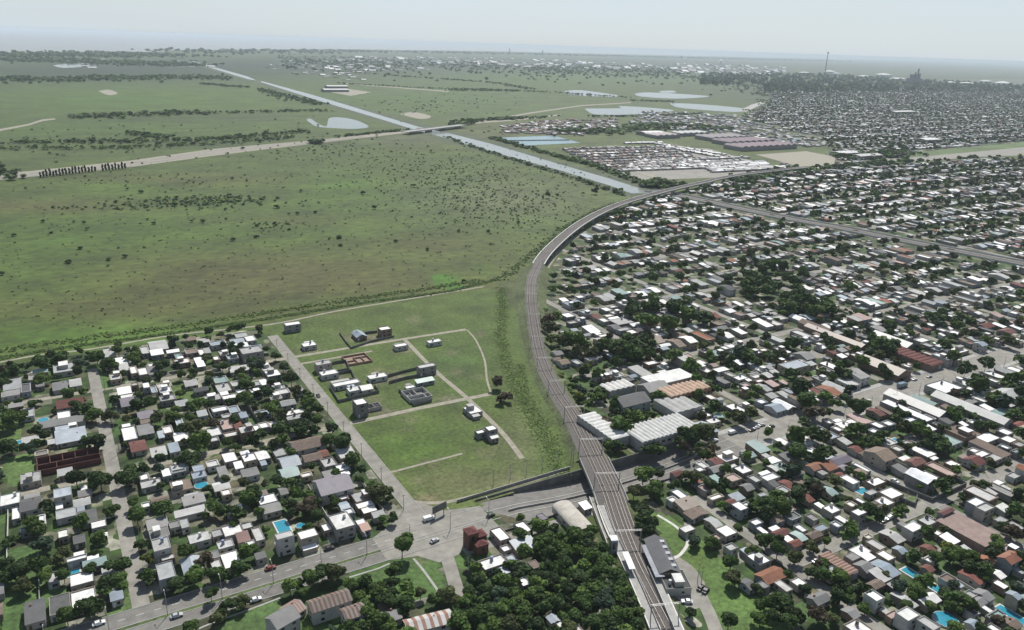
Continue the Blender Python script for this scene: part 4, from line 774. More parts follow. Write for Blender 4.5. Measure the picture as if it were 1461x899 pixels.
# station
def st_at(x, y, h=3.5): return G(700+x/3.762, 660+y/3.762, h)
SA = math.radians(66.5)
an, ln, cc = ang((895, 445), (945, 550), 4.5, 'G'); SA = an if an > 0 else an+math.pi
stn = thing('station_building', 'dark-roofed station building with skylights along the right platform', 'station', (cc[0], cc[1], 0), SA)
mb = MB(); mb.box(-11, 11, -3.8, 3.8, 0, 4.3); mb.build('wall', 'brick', stn, (.25, .2, .17))
mb = MB()
for sg in (-1, 1):
    v = [(-11.6, 0, 6.2), (11.6, 0, 6.2), (11.6, sg*4.5, 4.2), (-11.6, sg*4.5, 4.2)]; v += [(p[0], p[1], p[2]+.15) for p in v]; f = [(0, 1, 2, 3), (7, 6, 5, 4), (0, 4, 5, 1), (1, 5, 6, 2), (2, 6, 7, 3), (3, 7, 4, 0)]
    mb.add(v, f if sg < 0 else [tuple(reversed(q)) for q in f])
mb.build('roof', 'sheet_metal', stn, (.11, .11, .115))
for k in range(5):
    mb = MB(); mb.box(-9+k*4, -7.4+k*4, -3.2, -.9, 5.0, 5.75); mb.build('skylight', 'plain', stn, (.35, .36, .38))
for k in range(4): o = link('window', WIN_ME, stn, None, (-8+k*5, -3.83, 2)); o.scale = (1.5, 1, 1.6)
occupy((cc[0]-9, cc[0]+9, cc[1]-12, cc[1]+12))
def aligned(x, y, h): g = st_at(x, y, h); return g
p, a1_, z = rail_at(30)
g = aligned(870, 525, 4)
cn = thing('platform_canopy', 'long pale grey canopy over the platform beside the station building', 'canopy', (g[0], g[1], 0), SA)
mb = MB(); mb.box(-10.5, 10.5, -1.9, 1.9, 3.9, 4.1); mb.build('roof', 'membrane', cn, (.32, .33, .36))
for k in range(5):
    for yy in (-1.4, 1.4): mb = MB(); mb.box(-9.6+k*4.8, -9.4+k*4.8, yy-.1, yy+.1, 0, 3.9); mb.build('post', 'metal', cn)
g = aligned(990, 620, 4); house(g[0], g[1], 11, 10, 'd', 'F', 1, rot=SA, label='square dark-roofed building with white parapet at the station car park', wall=0)
g = aligned(955, 575, 3); house(g[0], g[1], 5, 8, 'n', 'S', 1, rot=SA, label='low brown lean-to between the two dark station buildings', wall=5, name='shed', cat='shed')
# platforms
def platform(pts, wd, label):
    path = [tuple(q) for q in smooth(GL(pts, 1.6), 3)]; o = thing('railway_platform', label, 'platform', (0, 0, 0), group='station platforms')
    mb = MB(); wall_strip(mb, path, 0, wd, 0, 2.0); mb.build('slab', 'concrete', o)
    mb = MB(); wall_strip(mb, path, wd/2-.25, .4, 2.003, 2.03); wall_strip(mb, path, -wd/2+.25, .4, 2.003, 2.03); mb.build('edge_line', 'paint', o)
    mb = MB(); wall_strip(mb, path, -wd/2+.1 if 'left' in label else wd/2-.1, .08, 2.03, 3.1); mb.build('railing', 'metal', o)
    return path
platform([(857, 722), (868, 752), (885, 788), (905, 830), (922, 870), (938, 910), (948, 940)], 3.6, 'long pale platform on the left side of the tracks beside the wood')
platform([(930, 812), (945, 845), (960, 880), (975, 915), (985, 945)], 4.0, 'pale platform on the right side of the tracks below the station building')
g = aligned(745, 525, 4.8); an, ln, cc = ang((722, 478), (762, 572), 4.8, 'G')
sh = thing('platform_shelter', 'narrow bright white shelter roof on the left platform', 'shelter', (cc[0], cc[1], 2.0), an)
mb = MB(); mb.box(-ln/2, ln/2, -1.3, 1.3, 2.7, 2.85); mb.build('roof', 'membrane', sh, (.74, .74, .73))
for k in range(4): mb = MB(); mb.box(-ln/2+1+k*(ln-2)/3-.08, -ln/2+1+k*(ln-2)/3+.08, -.1, .1, 0, 2.7); mb.build('post', 'metal', sh)
g = aligned(663, 402, 7.5); lf = thing('lift_tower', 'small white-capped grey tower at the top of the platform ramp', 'tower', (g[0], g[1], 0), SA)
mb = MB(); mb.box(-1.7, 1.7, -1.4, 1.4, 0, 7); mb.build('wall', 'plaster', lf, (.3, .3, .32)); mb = MB(); mb.box(-1.9, 1.9, -1.6, 1.6, 7, 7.3); mb.build('roof', 'membrane', lf, (.66, .66, .68))
o = link('window', WIN_ME, lf, None, (-1.73, 0, 4.5), math.pi/2); o.scale = (1.6, 1, 3)
o = link('door', DOOR_ME, lf, (.2, .2, .2), (0, -1.43, 1.1)); o.scale = (1.1, 1, 2.1)
for (p0, p1), lb in ((((530, 190), (625, 440)), 'outer pale wall of the ramp climbing to the left platform'), (((560, 195), (640, 385)), 'inner pale wall of the ramp climbing to the left platform')):
    a = st_at(*p0, 1.5); b = st_at(*p1, 1.5); mb = MB(); wall_strip(mb, [a, b], 0, .3, 0, 2.4); tag(mb.build('ramp_wall', 'pale_concrete'), lb, 'wall', 'walls of the platform ramp')
a = st_at(545, 190, .5); b = st_at(632, 410, .5); ribbon('station_ramp', [a, b], -1.4, 1.4, .9, 'worn_road')
# unfinished maroon house
x0, y0, k = TILES['A']; s_, t_, w_, d_ = rect_px((232, 850), (535, 830), (250, 898), 2, 'A')
roofless(s_, t_, 27, 14, 3.0, (.13, .05, .045), [(-.98, .98, -.1, -.1), (-.6, -.6, -.08, .97), (-.2, -.2, -.08, .97), (.2, .2, -.08, .97), (.6, .6, -.08, .97), (-.4, -.4, -.97, -.12)], 'unfinished_house', 'long roofless maroon building divided into rooms, by the gravel street', floor=(.06, .025, .022))
x0, y0, k = TILES['B']; g = G(x0+622/k, y0+282/k, 1)
roofless(g[0], g[1], 16, 15, 1.5, (.28, .17, .12), [(-.2, -.2, -.97, .5), (-.2, .97, .3, .3), (.4, .4, -.9, .28), (-.97, -.22, -.2, -.2)], 'unfinished_house', 'brick-walled building site with low unfinished rooms on the green estate', floor=(.22, .16, .12))
def BH(x, y, w, d, col, form, st, label, wall, **k): q = TILES['B']; h = {1: 3.2, 2: 6, 3: 8.6}[st]; g = G(q[0]+x/q[2], q[1]+y/q[2], h); return house(g[0], g[1], w*.82, d*.85, col, form, st, label=label, wall=wall, **k)
BH(262, 82, 13, 7, 'w', 'F', 2, 'tall plain grey block standing alone by the marsh track', 3)
BH(355, 200, 11, 8, 'w', 'F', 1, 'small white house with domed tank, nearest the estate corner', 1)
BH(635, 142, 9, 13, 'b', 'H', 1, 'blue-grey gabled shed in a dirt yard above the brick building site', 5)
BH(777, 108, 10, 8, 'w', 'F', 2, 'brown two-storey house with white flat roof, farthest on the estate', 5)
BH(866, 203, 11, 6.5, 'w', 'F', 1, 'small white house beside the crossing of two estate paths', 1)
BH(1053, 180, 12, 6, 'w', 'F', 1, 'low white cabin farthest right on the estate grass', 8)
BH(433, 300, 12, 7, 'l', 'F', 2, 'purple-grey two-storey house with pale parapet near the paved street', 7)
BH(465, 358, 13, 8, 'w', 'F', 1, 'plain white flat-roofed house just in front of the purple-grey one', 8)
BH(562, 412, 20, 7, 'w', 'F', 1, 'long white flat-roofed house on the estate beside the walled yard', 1)
BH(612, 447, 11, 7, 'w', 'F', 1, 'white house joined to a gabled annex inside the walled yard', 1)
BH(670, 440, 8, 8, 'w', 'G', 1, 'white gabled annex inside the walled yard', 1)
BH(735, 374, 14, 7, 'w', 'F', 1, 'white house with open dark porch at the middle of the estate', 8)
BH(1010, 316, 14, 6, 'l', 'F', 2, 'grey two-storey house where the diagonal estate path bends', 3)
BH(1000, 398, 14, 4.5, 't', 'S', 1, 'narrow greenish shed below the grey two-storey house', 6, name='shed', cat='shed')
BH(640, 515, 8, 9, 'w', 'F', 3, 'tall dark-fronted house with small white roof beside rubble', 9)
g = G(350+715/3.908, 440+552/3.908, 1); roofless(g[0], g[1], 8, 6, 2.4, (.36, .34, .32), [(0, 0, -.9, .9), (.3, .97, 0, 0)], 'unfinished_house', 'pale roofless walls with rubble right of the tall dark-fronted house', mat_='plaster')
g = G(350+955/3.908, 440+478/3.908, 2); roofless(g[0], g[1], 14, 14, 2.6, (.42, .41, .39), [(-.97, .97, -.2, -.2), (0, 0, -.18, .95), (.5, .5, -.95, -.22), (-.5, -.5, -.18, .5)], 'unfinished_house', 'large unfinished house of pale grey walls behind a dark walled yard', mat_='plaster')
house(g[0], g[1]+9.6, 6, 3.6, 'w', 'F', 1, label='little white-roofed hut behind the large unfinished house', wall=1)
BH(1268, 560, 9.5, 11, 'w', 'F', 1, 'white flat-roofed house below the path crossing with grey sides', 3)
BH(1370, 665, 6.5, 6, 'w', 'F', 2, 'dark two-storey cube house with white roof at the estate edge', 9)
BH(1310, 688, 6, 4.6, 'w', 'F', 1, 'white lower wing beside the dark cube house', 9)
BH(1385, 712, 5, 4.2, 'l', 'S', 1, 'little grey lean-to in front of the dark cube house', 3, name='shed', cat='shed')
# yard walls of the estate
def yard(pts, label, h=2.0, m='dark_concrete', n='yard_wall', group=None, tile='B', closed=False):
    q = TILES[tile]; path = [G(q[0]+x/q[2], q[1]+y/q[2], h) for x, y in pts]
    if closed: path.append(path[0])
    mb = MB(); wall_strip(mb, path, 0, .22, 0, h); tag(mb.build(n, m), label, 'wall', group)
yard([(525, 130), (560, 180), (590, 215), (700, 178), (830, 150)], 'brown wall round the dirt yard of the blue-grey gabled shed', 1.6)
yard([(665, 130), (735, 122)], 'short wall between gabled shed and the brown two-storey house', 2)
yard([(470, 300), (560, 285), (580, 330), (500, 345)], 'dark yard wall behind the purple-grey house')
yard([(505, 355), (590, 340), (610, 385), (520, 402)], 'dark garden wall right of the plain white house')
yard([(470, 430), (520, 510), (745, 455), (720, 420)], 'dark wall round the yard of the long white house')
yard([(780, 372), (880, 345), (960, 325)], 'long dark wall between the porch house and the grey house')
yard([(800, 405), (890, 380), (970, 365)], 'long dark lower wall running toward the grey two-storey house')
yard([(855, 445), (940, 530), (1040, 505)], 'dark wall on the near side of the large unfinished house')
# red brick tower house
q = TILES['F']; g = G(q[0]+1222/q[2], q[1]+350/q[2], 9)
tw = thing('brick_house', 'tall red brick house with stepped dark red towers beside the avenue', 'house', (g[0], g[1], 0))
for x0, x1, y0, y1, h in ((-3.2, 1.4, -2.4, 2.6, 7.6), (1.42, 5, -3, 1.6, 5.6), (-1.4, 3.8, -6.8, -3.02, 4)):
    mb = MB(); mb.box(x0, x1, y0, y1, 0, h); mb.build('wall', 'brick', tw, (.13, .062, .046))
    mb = MB(); mb.box(x0-.25, x1+.25, y0-.25, y1+.25, h, h+.35); mb.add([(x0, y0, h+.36), (x1, y0, h+.36), (x1, y1, h+.36), (x0, y1, h+.36), ((x0+x1)/2, (y0+y1)/2, h+1.7)], [(0, 1, 4), (1, 2, 4), (2, 3, 4), (3, 0, 4)]); mb.build('roof', 'roof_tile', tw, (.14, .05, .045))
for x, y, z in ((-1.2, -2.44, 5.8), (-1.2, -2.44, 4.6), (4, -3.04, 4.4), (1.5, -6.84, 2.2)): o = link('window', WIN_ME, tw, None, (x, y, z)); o.scale = (1.3, 1, 1.5)
occupy((g[0]-5, g[0]+7, g[1]-9.5, g[1]+5))
# chalet blocks with rust striped roofs at the bottom
def striped(x, y, w, d, st, label, rot=0, tile='F', n=9, wall=1, c2=(.13, .072, .055), c1=(.2, .175, .155)):
    q = TILES[tile]; h = {1: 3.4, 2: 6.2}[st]; g = G(q[0]+x/q[2], q[1]+y/q[2], h+1); o = house(g[0], g[1], w, d, 'l', 'G', st, rot=rot, label=label, wall=wall)
    rf = [c for c in o.children if c.name.startswith('roof')][0]; rf.color = (*c1, 1); hh = max(v.co.z for v in rf.data.vertices); lo = min(v.co.z for v in rf.data.vertices)
    m2 = MB(); e = .3
    for k in range(n):
        x0 = -w/2-.2+k*(w+.4)/n; x1 = x0+(w+.4)/n*.45
        for sg in (-1, 1):
            z1 = hh+.02; z0 = lo+.16+.02; yy = sg*(d/2+.33); v = [(x0, 0, z1), (x1, 0, z1), (x1, yy, z0), (x0, yy, z0)]; m2.add(v, [(0, 3, 2, 1) if sg < 0 else (0, 1, 2, 3)][::1])
    pn = m2.build('rusty_sheet', 'plain', rf, c2); return o
striped(450, 722, 14.5, 7, 2, 'long white block with rust-striped roof among trees below the avenue')
striped(580, 778, 7.5, 6.5, 2, 'short white block with rust-striped roof beside the longer one', n=5)
striped(252, 765, 6.5, 7, 1, 'rust-roofed house left of the long striped block', rot=.35, n=6, c2=(.25, .13, .1), c1=(.27, .22, .2))
striped(985, 830, 17, 7, 1, 'wide house with patched white and rust roof at the wood edge', n=6, c2=(.26, .14, .1), c1=(.5, .5, .49), rot=-.15)
q = TILES['F']; g = G(q[0]+200/q[2], q[1]+835/q[2], 5); house(g[0], g[1], 9, 8, 'g', 'G', 2, rot=.3, label='grey gabled block with white ridge patches at the bottom edge', wall=1)
# long sheds on the right
def DH(x, y, w, d, col, form, st, label, wall=3, n=0, axis='x', tile='D', **kw):
    q = TILES[tile]; h = {1: 4.2, 2: 6}[st]; g = G(q[0]+x/q[2], q[1]+y/q[2], h)
    if n: return slab_block(g[0], g[1], w, d, h, WALLS[wall], label, 'warehouse', 'warehouse', rc(col), n, axis, .7)
    return house(g[0], g[1], w, d, col, form, st, label=label, wall=wall, hh=h, name='warehouse', cat='warehouse')
DH(480, 140, 8, 50, 'n', 'H', 1, 'very long brown-roofed shed running down the blocks above the avenue', 5)
DH(380, 92, 9, 26, 'n', 'H', 1, 'brown shed continuing the very long brown one upward', 5)
DH(885, 245, 15, 36, 'm', 'F', 1, 'market hall with rows of white skylight bars above the avenue', 5, n=9, axis='y')
DH(735, 300, 14, 30, 'n', 'H', 1, 'brown ribbed shed beside the market hall', 5)
DH(780, 165, 12, 30, 'l', 'H', 1, 'pale striped shed uphill of the market hall', 3)
DH(1045, 408, 19, 14, 'w', 'F', 1, 'wide white flat-roofed garage below the avenue', 3)
DH(900, 492, 11, 36, 'l', 'H', 1, 'long pale warehouse with an open side, below the avenue', 3)
DH(850, 530, 7, 30, 'w', 'F', 1, 'narrow white annex along the long pale warehouse', 3)
DH(1185, 515, 10, 44, 'l', 'H', 1, 'longest grey warehouse on the slope, fourth back from the white garage', 3)
DH(1370, 445, 13, 13, 'l', 'G', 1, 'square grey shed beyond the longest grey warehouse', 3)
DH(1130, 640, 11, 12, 'n', 'F', 1, 'brown roofed yard building below the longest grey warehouse', 5)
q = TILES['I']; g = G(q[0]+1180/q[2], q[1]+345/q[2], 4); slab_block(g[0], g[1], 15, 22, 4, (.3, .2, .17), 'large hall with pinkish terrace roof beside the maroon mansion', 'hall', 'hall', (.27, .2, .18))
g = G(q[0]+495/q[2], q[1]+520/q[2], 3.5); slab_block(g[0], g[1], 6, 15, 3.4, (.3, .2, .16), 'narrow shed with brown and white ribbed roof by the street corner', 'shed', 'shed', (.3, .2, .16), 10, 'y', .4)
POOLS = [(403, 751, 5, 10, 'bright blue rectangular pool behind the houses left of the junction', False), (429, 751, 4, 4, 'small round pool right of the bright blue rectangular one', True), (287, 693.5, 6, 5, 'round light blue pool behind the blue-roofed houses', True), (62, 600, 5.5, 5, 'round turquoise pool in the garden left of the gravel street', True), (22, 631, 12, 3.5, 'long turquoise pool at the left edge of the village', False), (1277, 629, 7, 5, 'green-blue pool behind garden trees below the avenue', False), (1315, 826, 4, 16, 'long narrow turquoise pool in the lower right gardens', False), (1349, 885, 9, 8, 'round blue pool at the lower right edge', True), (1446, 878, 4, 12, 'deep blue long pool in the bottom right corner', False), (103, 817, 5, 4, 'blue pool between white roofs in the lower left', False), (1230, 700, 6, 4, 'teal pool amid crowded roofs above the lower street', False)]
POOLAT = {}
for q in POOLS:
    s, t = G(q[0], q[1], .3); POOLAT[q[:2]] = (s, t); occupy((s-q[2]/2-.9, s+q[2]/2+.9, t-q[3]/2-1.6, t+q[3]/2+.9))
# traced houses: the largest in view become houses of their own, the rest join the mass
LEFT = 'ABEF'
CAND = []
for tl, txt in TR.items():
    x0, y0, k = TILES[tl]
    for row in txt.split('|'):
        e = row.split(','); x, y, W, D = map(float, e[:4]); c = e[4]; col, form = c[0], c[1]; st = int(c[2]) if len(c) > 2 else 1
        if W < 15: continue
        px, py = x0+x/k, y0+y/k; h = {1: 2.8, 2: 5.4, 3: 8.0}[st]; s, t = G(px, py, h)
        ls, lt = px_len(s, t, h, 1, 0), px_len(s, t, h, 0, 1)
        if tl in LEFT: w_, d_ = 1.06*W/k/ls, 1.15*D/k/(lt)
        else:
            pa = proj(s-1, t); pb = proj(s+1, t); cs = abs(pa[0]-pb[0])/2; pa = proj(s, t-1); pb = proj(s, t+1); ct = abs(pa[0]-pb[0])/2
            asp = math.exp(rnd.uniform(-.35, .35)); m = 1.13*W/k/(cs*asp+ct/asp); w_, d_ = m*asp, m/asp
        w_ = min(max(w_, 3.6), 30); d_ = min(max(d_, 3.8), 20)
        r = trim_road((s-w_/2, s+w_/2, t-d_/2, t+d_/2)); r = fit(r) if r[1]-r[0] > 2.6 and r[3]-r[2] > 2.6 else None
        if r is None or road_hit(r): continue
        occupy(r); q = proj((r[0]+r[1])/2, (r[2]+r[3])/2)
        CAND.append((((r[1]-r[0])*(r[3]-r[2])+20*st)/(q[1]**-2*1e6), r, col, form, st))
def _size(c):
    r = c[1]; s, t = (r[0]+r[1])/2, (r[2]+r[3])/2; x, y = proj(s, t, 3)
    return (r[1]-r[0]+3)*(r[3]-r[2]+3)*c[4]*px_len(s, t, 3, 1, 0)*px_len(s, t, 3, 0, 1)*(0 if y > 915 or x < -10 or x > 1475 else 1)
CAND.sort(key=lambda c: -_size(c))
N_OWN = 300-sum(1 for h in HOUSES)
SMALL = [(c[1], c[2], c[3], c[4]) for c in CAND[N_OWN:]]
for c in CAND[:N_OWN]: r = c[1]; house((r[0]+r[1])/2, (r[2]+r[3])/2, r[1]-r[0], r[3]-r[2], c[2], c[3], c[4])

# ---------------------------------------------------------------- the mass of smaller and farther houses
nr = np.random.default_rng(11)
class Mass:
    def __init__(s): s.V = []; s.F = []; s.Cc = []; s.n = 0
    def add(s, v, f, c): s.V.append(v); s.F.append(np.asarray(f)+s.n); s.Cc.append(c); s.n += len(v)
    def build(s, name, m): return np_mesh(name, np.concatenate(s.V), np.concatenate(s.F), m, np.concatenate(s.Cc), 'stuff')
BOXF = [(0, 1, 5, 4), (1, 2, 6, 5), (2, 3, 7, 6), (3, 0, 4, 7)]
def mbox(M, x0, x1, y0, y1, z0, z1, c, ct=None, zr=None):
    """walls in c, a separate lid in ct; zr = raised lid edge for a single slope"""
    za, zb = (z1, z1) if zr is None else zr
    v = np.array([(x0, y0, z0), (x1, y0, z0), (x1, y1, z0), (x0, y1, z0), (x0, y0, za), (x1, y0, za), (x1, y1, zb), (x0, y1, zb)]*1, float)
    M.add(v, BOXF, np.tile(c, (8, 1)))
    e = .18; M.add(np.array([(x0-e, y0-e, za+.03), (x1+e, y0-e, za+.03), (x1+e, y1+e, zb+.03), (x0-e, y1+e, zb+.03)]), [(0, 1, 2, 3)], np.tile(ct if ct is not None else c, (4, 1)))
def mgable(M, x0, x1, y0, y1, h, c, ct, alongx=True):
    e = .3; r = min(x1-x0, y1-y0)*.2
    v = np.array([(x0, y0, 0), (x1, y0, 0), (x1, y1, 0), (x0, y1, 0), (x0, y0, h), (x1, y0, h), (x1, y1, h), (x0, y1, h)], float); M.add(v, BOXF, np.tile(c, (8, 1)))
    if alongx:
        m = (y0+y1)/2; v = [(x0-e, y0-e, h-.1), (x1+e, y0-e, h-.1), (x1+e, m, h+r), (x0-e, m, h+r), (x0-e, m, h+r), (x1+e, m, h+r), (x1+e, y1+e, h-.1), (x0-e, y1+e, h-.1)]
    else:
        m = (x0+x1)/2; v = [(x0-e, y1+e, h-.1), (x0-e, y0-e, h-.1), (m, y0-e, h+r), (m, y1+e, h+r), (m, y1+e, h+r), (m, y0-e, h+r), (x1+e, y0-e, h-.1), (x1+e, y1+e, h-.1)]
    M.add(np.array(v, float), [(0, 1, 2, 3), (4, 5, 6, 7)], np.tile(ct, (8, 1)))
    g = [(x0, y0, h-.01), (x0, y1, h-.01), (x0, (y0+y1)/2, h+r-.05), (x0, (y0+y1)/2, h+r-.04)] if alongx else [(x0, y0, h-.01), (x1, y0, h-.01), ((x0+x1)/2, y0, h+r-.05), ((x0+x1)/2, y0, h+r-.04)]
    M.add(np.array(g, float), [(0, 1, 2, 3)], np.tile(c, (4, 1)))
ROOFPICK = 'wwwwwwwwllllllgggdbbnnmtop'
def mass_house(M, r, col, form, st, trim=True):
    h = {1: 2.9, 2: 5.5, 3: 8}[st]+rnd.uniform(-.3, .4); wc = np.array(jit(WALLS[rnd.randrange(10)], .15)); rcx = np.array(jit(rc(col), .15))
    x0, x1, y0, y1 = r
    if form in 'GH': mgable(M, x0, x1, y0, y1, h, wc, rcx, form == 'G')
    elif form == 'S': mbox(M, x0, x1, y0, y1, 0, h, wc, rcx, (h, h+.8))
    else:
        mbox(M, x0, x1, y0, y1, 0, h, wc, rcx)
        if trim:                                            # parapet, upper room, dark openings
            for a, b, c, d in ((x0, x1, y0, y0+.2), (x0, x1, y1-.2, y1), (x0, x0+.2, y0+.21, y1-.21), (x1-.2, x1, y0+.21, y1-.21)): mbox(M, a, b, c, d, h+.04, h+.45, wc)
        if rnd.random() < .3 and x1-x0 > 5 and y1-y0 > 5:
            a = rnd.uniform(x0+.3, x1-3.5); b = rnd.uniform(y0+.3, y1-3.5); mbox(M, a, a+3, b, b+3, h, h+2.4, wc, np.array(jit(rc('w'))))
    if trim:
        n = 2 if x1-x0 > 6 else 1
        for lv in range(st):
            for q in range(n):
                a = x0+(q+.3)*(x1-x0)/n; z = 1.0+lv*2.7; M.add(np.array([(a, y0-.03, z), (a+1.1, y0-.03, z), (a+1.1, y0-.03, z+1.1), (a, y0-.03, z+1.1)]), [(0, 1, 2, 3)], np.tile((.03, .035, .04), (4, 1)))
near = Mass()
for r, c, f, st in SMALL: mass_house(near, r, c, f, st)
N_MASS = len(SMALL)
FREE = []                # places for garden trees
SHEDS = []
def lots(M, s0, s1, t0, t1, keep, trim, dens=1.0, pick=ROOFPICK):
    """two rows of plots back to back between two streets"""
    global N_MASS
    mid = (t0+t1)/2
    for row in (0, 1):
        s = s0
        while s < s1-7:
            w = rnd.uniform(7.2, 10.5); w = min(w, s1-s)
            front = t0+rnd.uniform(0, 3) if row == 0 else t1-rnd.uniform(0, 3); sg = 1 if row == 0 else -1; L = mid-t0
            y = front; parts = []
            if rnd.random() < .93*dens:
                d = rnd.uniform(9, 19); st = 2 if rnd.random() < .14 else 1; form = rnd.choices('FGHS', (6, 2, 1.4, 2.2))[0]
                ww = w*rnd.uniform(.72, .98); parts.append((s+.05, s+ww, y, y+sg*d, st, form)); y += sg*(d+rnd.uniform(0, 3))
                if rnd.random() < .8: d = rnd.uniform(3.5, 8); parts.append((s+w*.3, s+w-.15, y, y+sg*d, 1, rnd.choice('FFS'))); y += sg*(d+1)
            rest = abs(mid-y)
            if rnd.random() < .78 and rest > 9:
                d = rnd.uniform(3, 6.5); yy = mid-sg*rnd.uniform(.3, 1.5); u = rnd.uniform(.45, .95)*w; parts.append((s+.1, s+u, yy-sg*d, yy, 1, rnd.choice('FSS')))
            for a, b, c, d, st, form in parts:
                r = (a, b, min(c, d), max(c, d))
                if not keep((a+b)/2, (c+d)/2) or b-a < 2.5 or clash(r, .4): continue
                mass_house(M, r, rnd.choice(pick), form, st, trim); N_MASS += 1
                if trim: occupy(r)
            n = 1 if rnd.random() < (.85 if trim else .8) else 2
            for _ in range(n):
                if rest > 4: yy = y+sg*rnd.uniform(1.5, max(rest-3, 2)); FREE.append((s+w*rnd.uniform(.25, .75), yy))
            if rnd.random() < .28: FREE.append((s+w*.5, front-sg*4.2))
            s += w
def rail_s(t): return float(np.interp(t, [p[1] for p in RAIL if p[1] < 925], [p[0] for p in RAIL if p[1] < 925]))
L2P = [tuple(p) for p in L2]
_img = [G(870, 600), G(1010, 640)]
WORKS = GL([(820, 555), (880, 545), (960, 560), (1010, 640), (900, 680), (852, 600)])
PARKS = [GL([(1030, 400), (1100, 385), (1150, 400), (1140, 440), (1060, 435)]), GL([(1105, 432), (1150, 428), (1165, 446), (1125, 456)]), GL([(880, 500), (930, 490), (930, 520), (885, 530)])]
VERGE = GL([(922, 726), (960, 745), (1080, 850), (1130, 910), (940, 910), (900, 760)])
def keepR(s, t):
    if t > 905 or t < 60: return False
    if s < rail_s(t)+(26 if t > 590 else 30): return False
    if t < 250 and (s < 246 or in_poly(s, t, VERGE)): return False
    if 248 < t < 277+max(0, s-450)*.012: return False
    if in_poly(s, t, WORKS): return False
    for p in PARKS:
        if in_poly(s, t, p): return False
    x, y = proj(s, t)
    if x > 1530 or x < 750: return False
    return seg_dist(s, t, L2P) > 26
tt = [60, 174, 262, 372, 480, 588, 696, 804, 904]; ss = [243]+GS
for i in range(len(tt)-1):
    for j in range(len(ss)-1):
        a, b = ss[j]+4, ss[j+1]-4
        if j == 0: a = ss[0]+4
        t0, t1 = tt[i]+(9 if tt[i] == 262 else 4.5), tt[i+1]-(9 if tt[i+1] == 262 else 4.5)
        lots(near, a, b, t0, t1, keepR, proj((a+b)/2, (t0+t1)/2)[1] > 330)
for i in range(2, len(tt)-1):        # left of s=243 the suburb narrows
    lots(near, 250-110*0, 250, tt[i]+9, tt[i+1]-5, keepR, True)
# village: fill the gaps between measured houses with small buildings
def keepL(s, t):
    x, y = proj(s, t)
    if x < -40 or y > 930: return False
    if road_hit((s-4, s+4, t-4, t+4)): return False
    if 130 < x < 220 and y > 840: return False
    for p in LAWNS:
        if in_poly(s, t, p): return False
    return s < 116 and t < 545 and (s > 14 or s < 3) and abs(s+106) > 6
LAWNS = [GL([(5, 652), (56, 646), (56, 690), (8, 695)]), GL([(138, 530), (165, 527), (165, 552), (142, 556)]), GL([(245, 552), (280, 540), (290, 575), (250, 580)]), GL([(0, 790), (60, 770), (100, 860), (40, 905), (0, 905)]), GL([(0, 590), (28, 585), (35, 640), (0, 645)])]
for _ in range(900):
    s = rnd.uniform(-190, 116); t = rnd.uniform(270, 545); w = rnd.uniform(3, 8); d = rnd.uniform(3, 9); r = (s-w/2, s+w/2, t-d/2, t+d/2)
    if not keepL(s, t) or clash(r, 1.6): continue
    if len([1 for c in _cells(r, 8) for q in _occ.get(c, ())]) < 1 and rnd.random() < .5: continue
    if rnd.random() < .6: mass_house(near, r, rnd.choice('wwllggbdnt'), rnd.choice('FFSSG'), 1); occupy(r); N_MASS += 1
for _ in range(4500):
    s = rnd.uniform(246, 700); t = rnd.uniform(95, 480); w = rnd.uniform(3, 9); d = rnd.uniform(3, 11); r = (s-w/2, s+w/2, t-d/2, t+d/2)
    if not keepR(s, t) or clash(r, .5) or road_hit(r): continue
    if rnd.random() < .75: mass_house(near, r, rnd.choice('wwwlllggbdnntp'), rnd.choice('FFSSG'), 1); occupy(r); N_MASS += 1
o = near.build('small_houses', 'town'); o['label'] = 'small back buildings and farther low houses of the suburb'; o.name = 'outbuildings'
# suburb beyond the street grid and beyond the second railway
far = Mass()
def keepF(s, t):
    x, y = proj(s, t)
    if x > 1500 or x < 800 or y < 112: return False
    if y < 228 and not in_poly(s, t, FARP): return False
    if t < 904 and seg_dist(s, t, L2P) < 28: return False
    if in_poly(s, t, OPENG) or in_poly(s, t, SAND) or in_poly(s, t, YARD): return False
    return True
OPENG = GL([(1190, 240), (1290, 219), (1400, 207), (1461, 202), (1600, 194), (1600, 228), (1461, 224), (1400, 226), (1290, 234)])
SAND = GL([(1070, 223), (1060, 205), (1150, 210), (1200, 224), (1192, 240), (1140, 240)]); YARD = GL([(800, 213), (870, 208), (1010, 200), (1184, 210), (1104, 240), (1060, 252), (905, 258), (850, 233)])
FARP = GL([(1052, 257), (1192, 239), (1300, 227), (1461, 214), (2000, 214), (2000, 118), (1461, 118), (1300, 122), (1200, 124), (1100, 130), (1095, 150), (1060, 168), (1195, 206), (1198, 236)])
s, t = 340, 910; nfar = 0
for j in range(0, 62):
    for i in range(0, 70):
        s0 = 340+j*108; t0 = 908+(i-8)*108
        if t0 < 900 and s0 < 1200: continue
        c = (s0+50, t0+50); x, y = proj(*c)
        if x < 1000 or x > 1580 or y < 112: continue
        if t0 > 900 and not in_poly(c[0], c[1], FARP) and not (s0 > 900 and y > 222): continue
        dd = 1 if y > 165 else (.8 if y > 140 else .6)
        lots(far, s0+4, s0+104, t0+5, t0+103, keepF, False, dd, 'wwwwwlllllgggddbbnnmu')
o = far.build('distant_houses', 'town'); o['label'] = 'mass of distant low houses beyond the straight railway line'
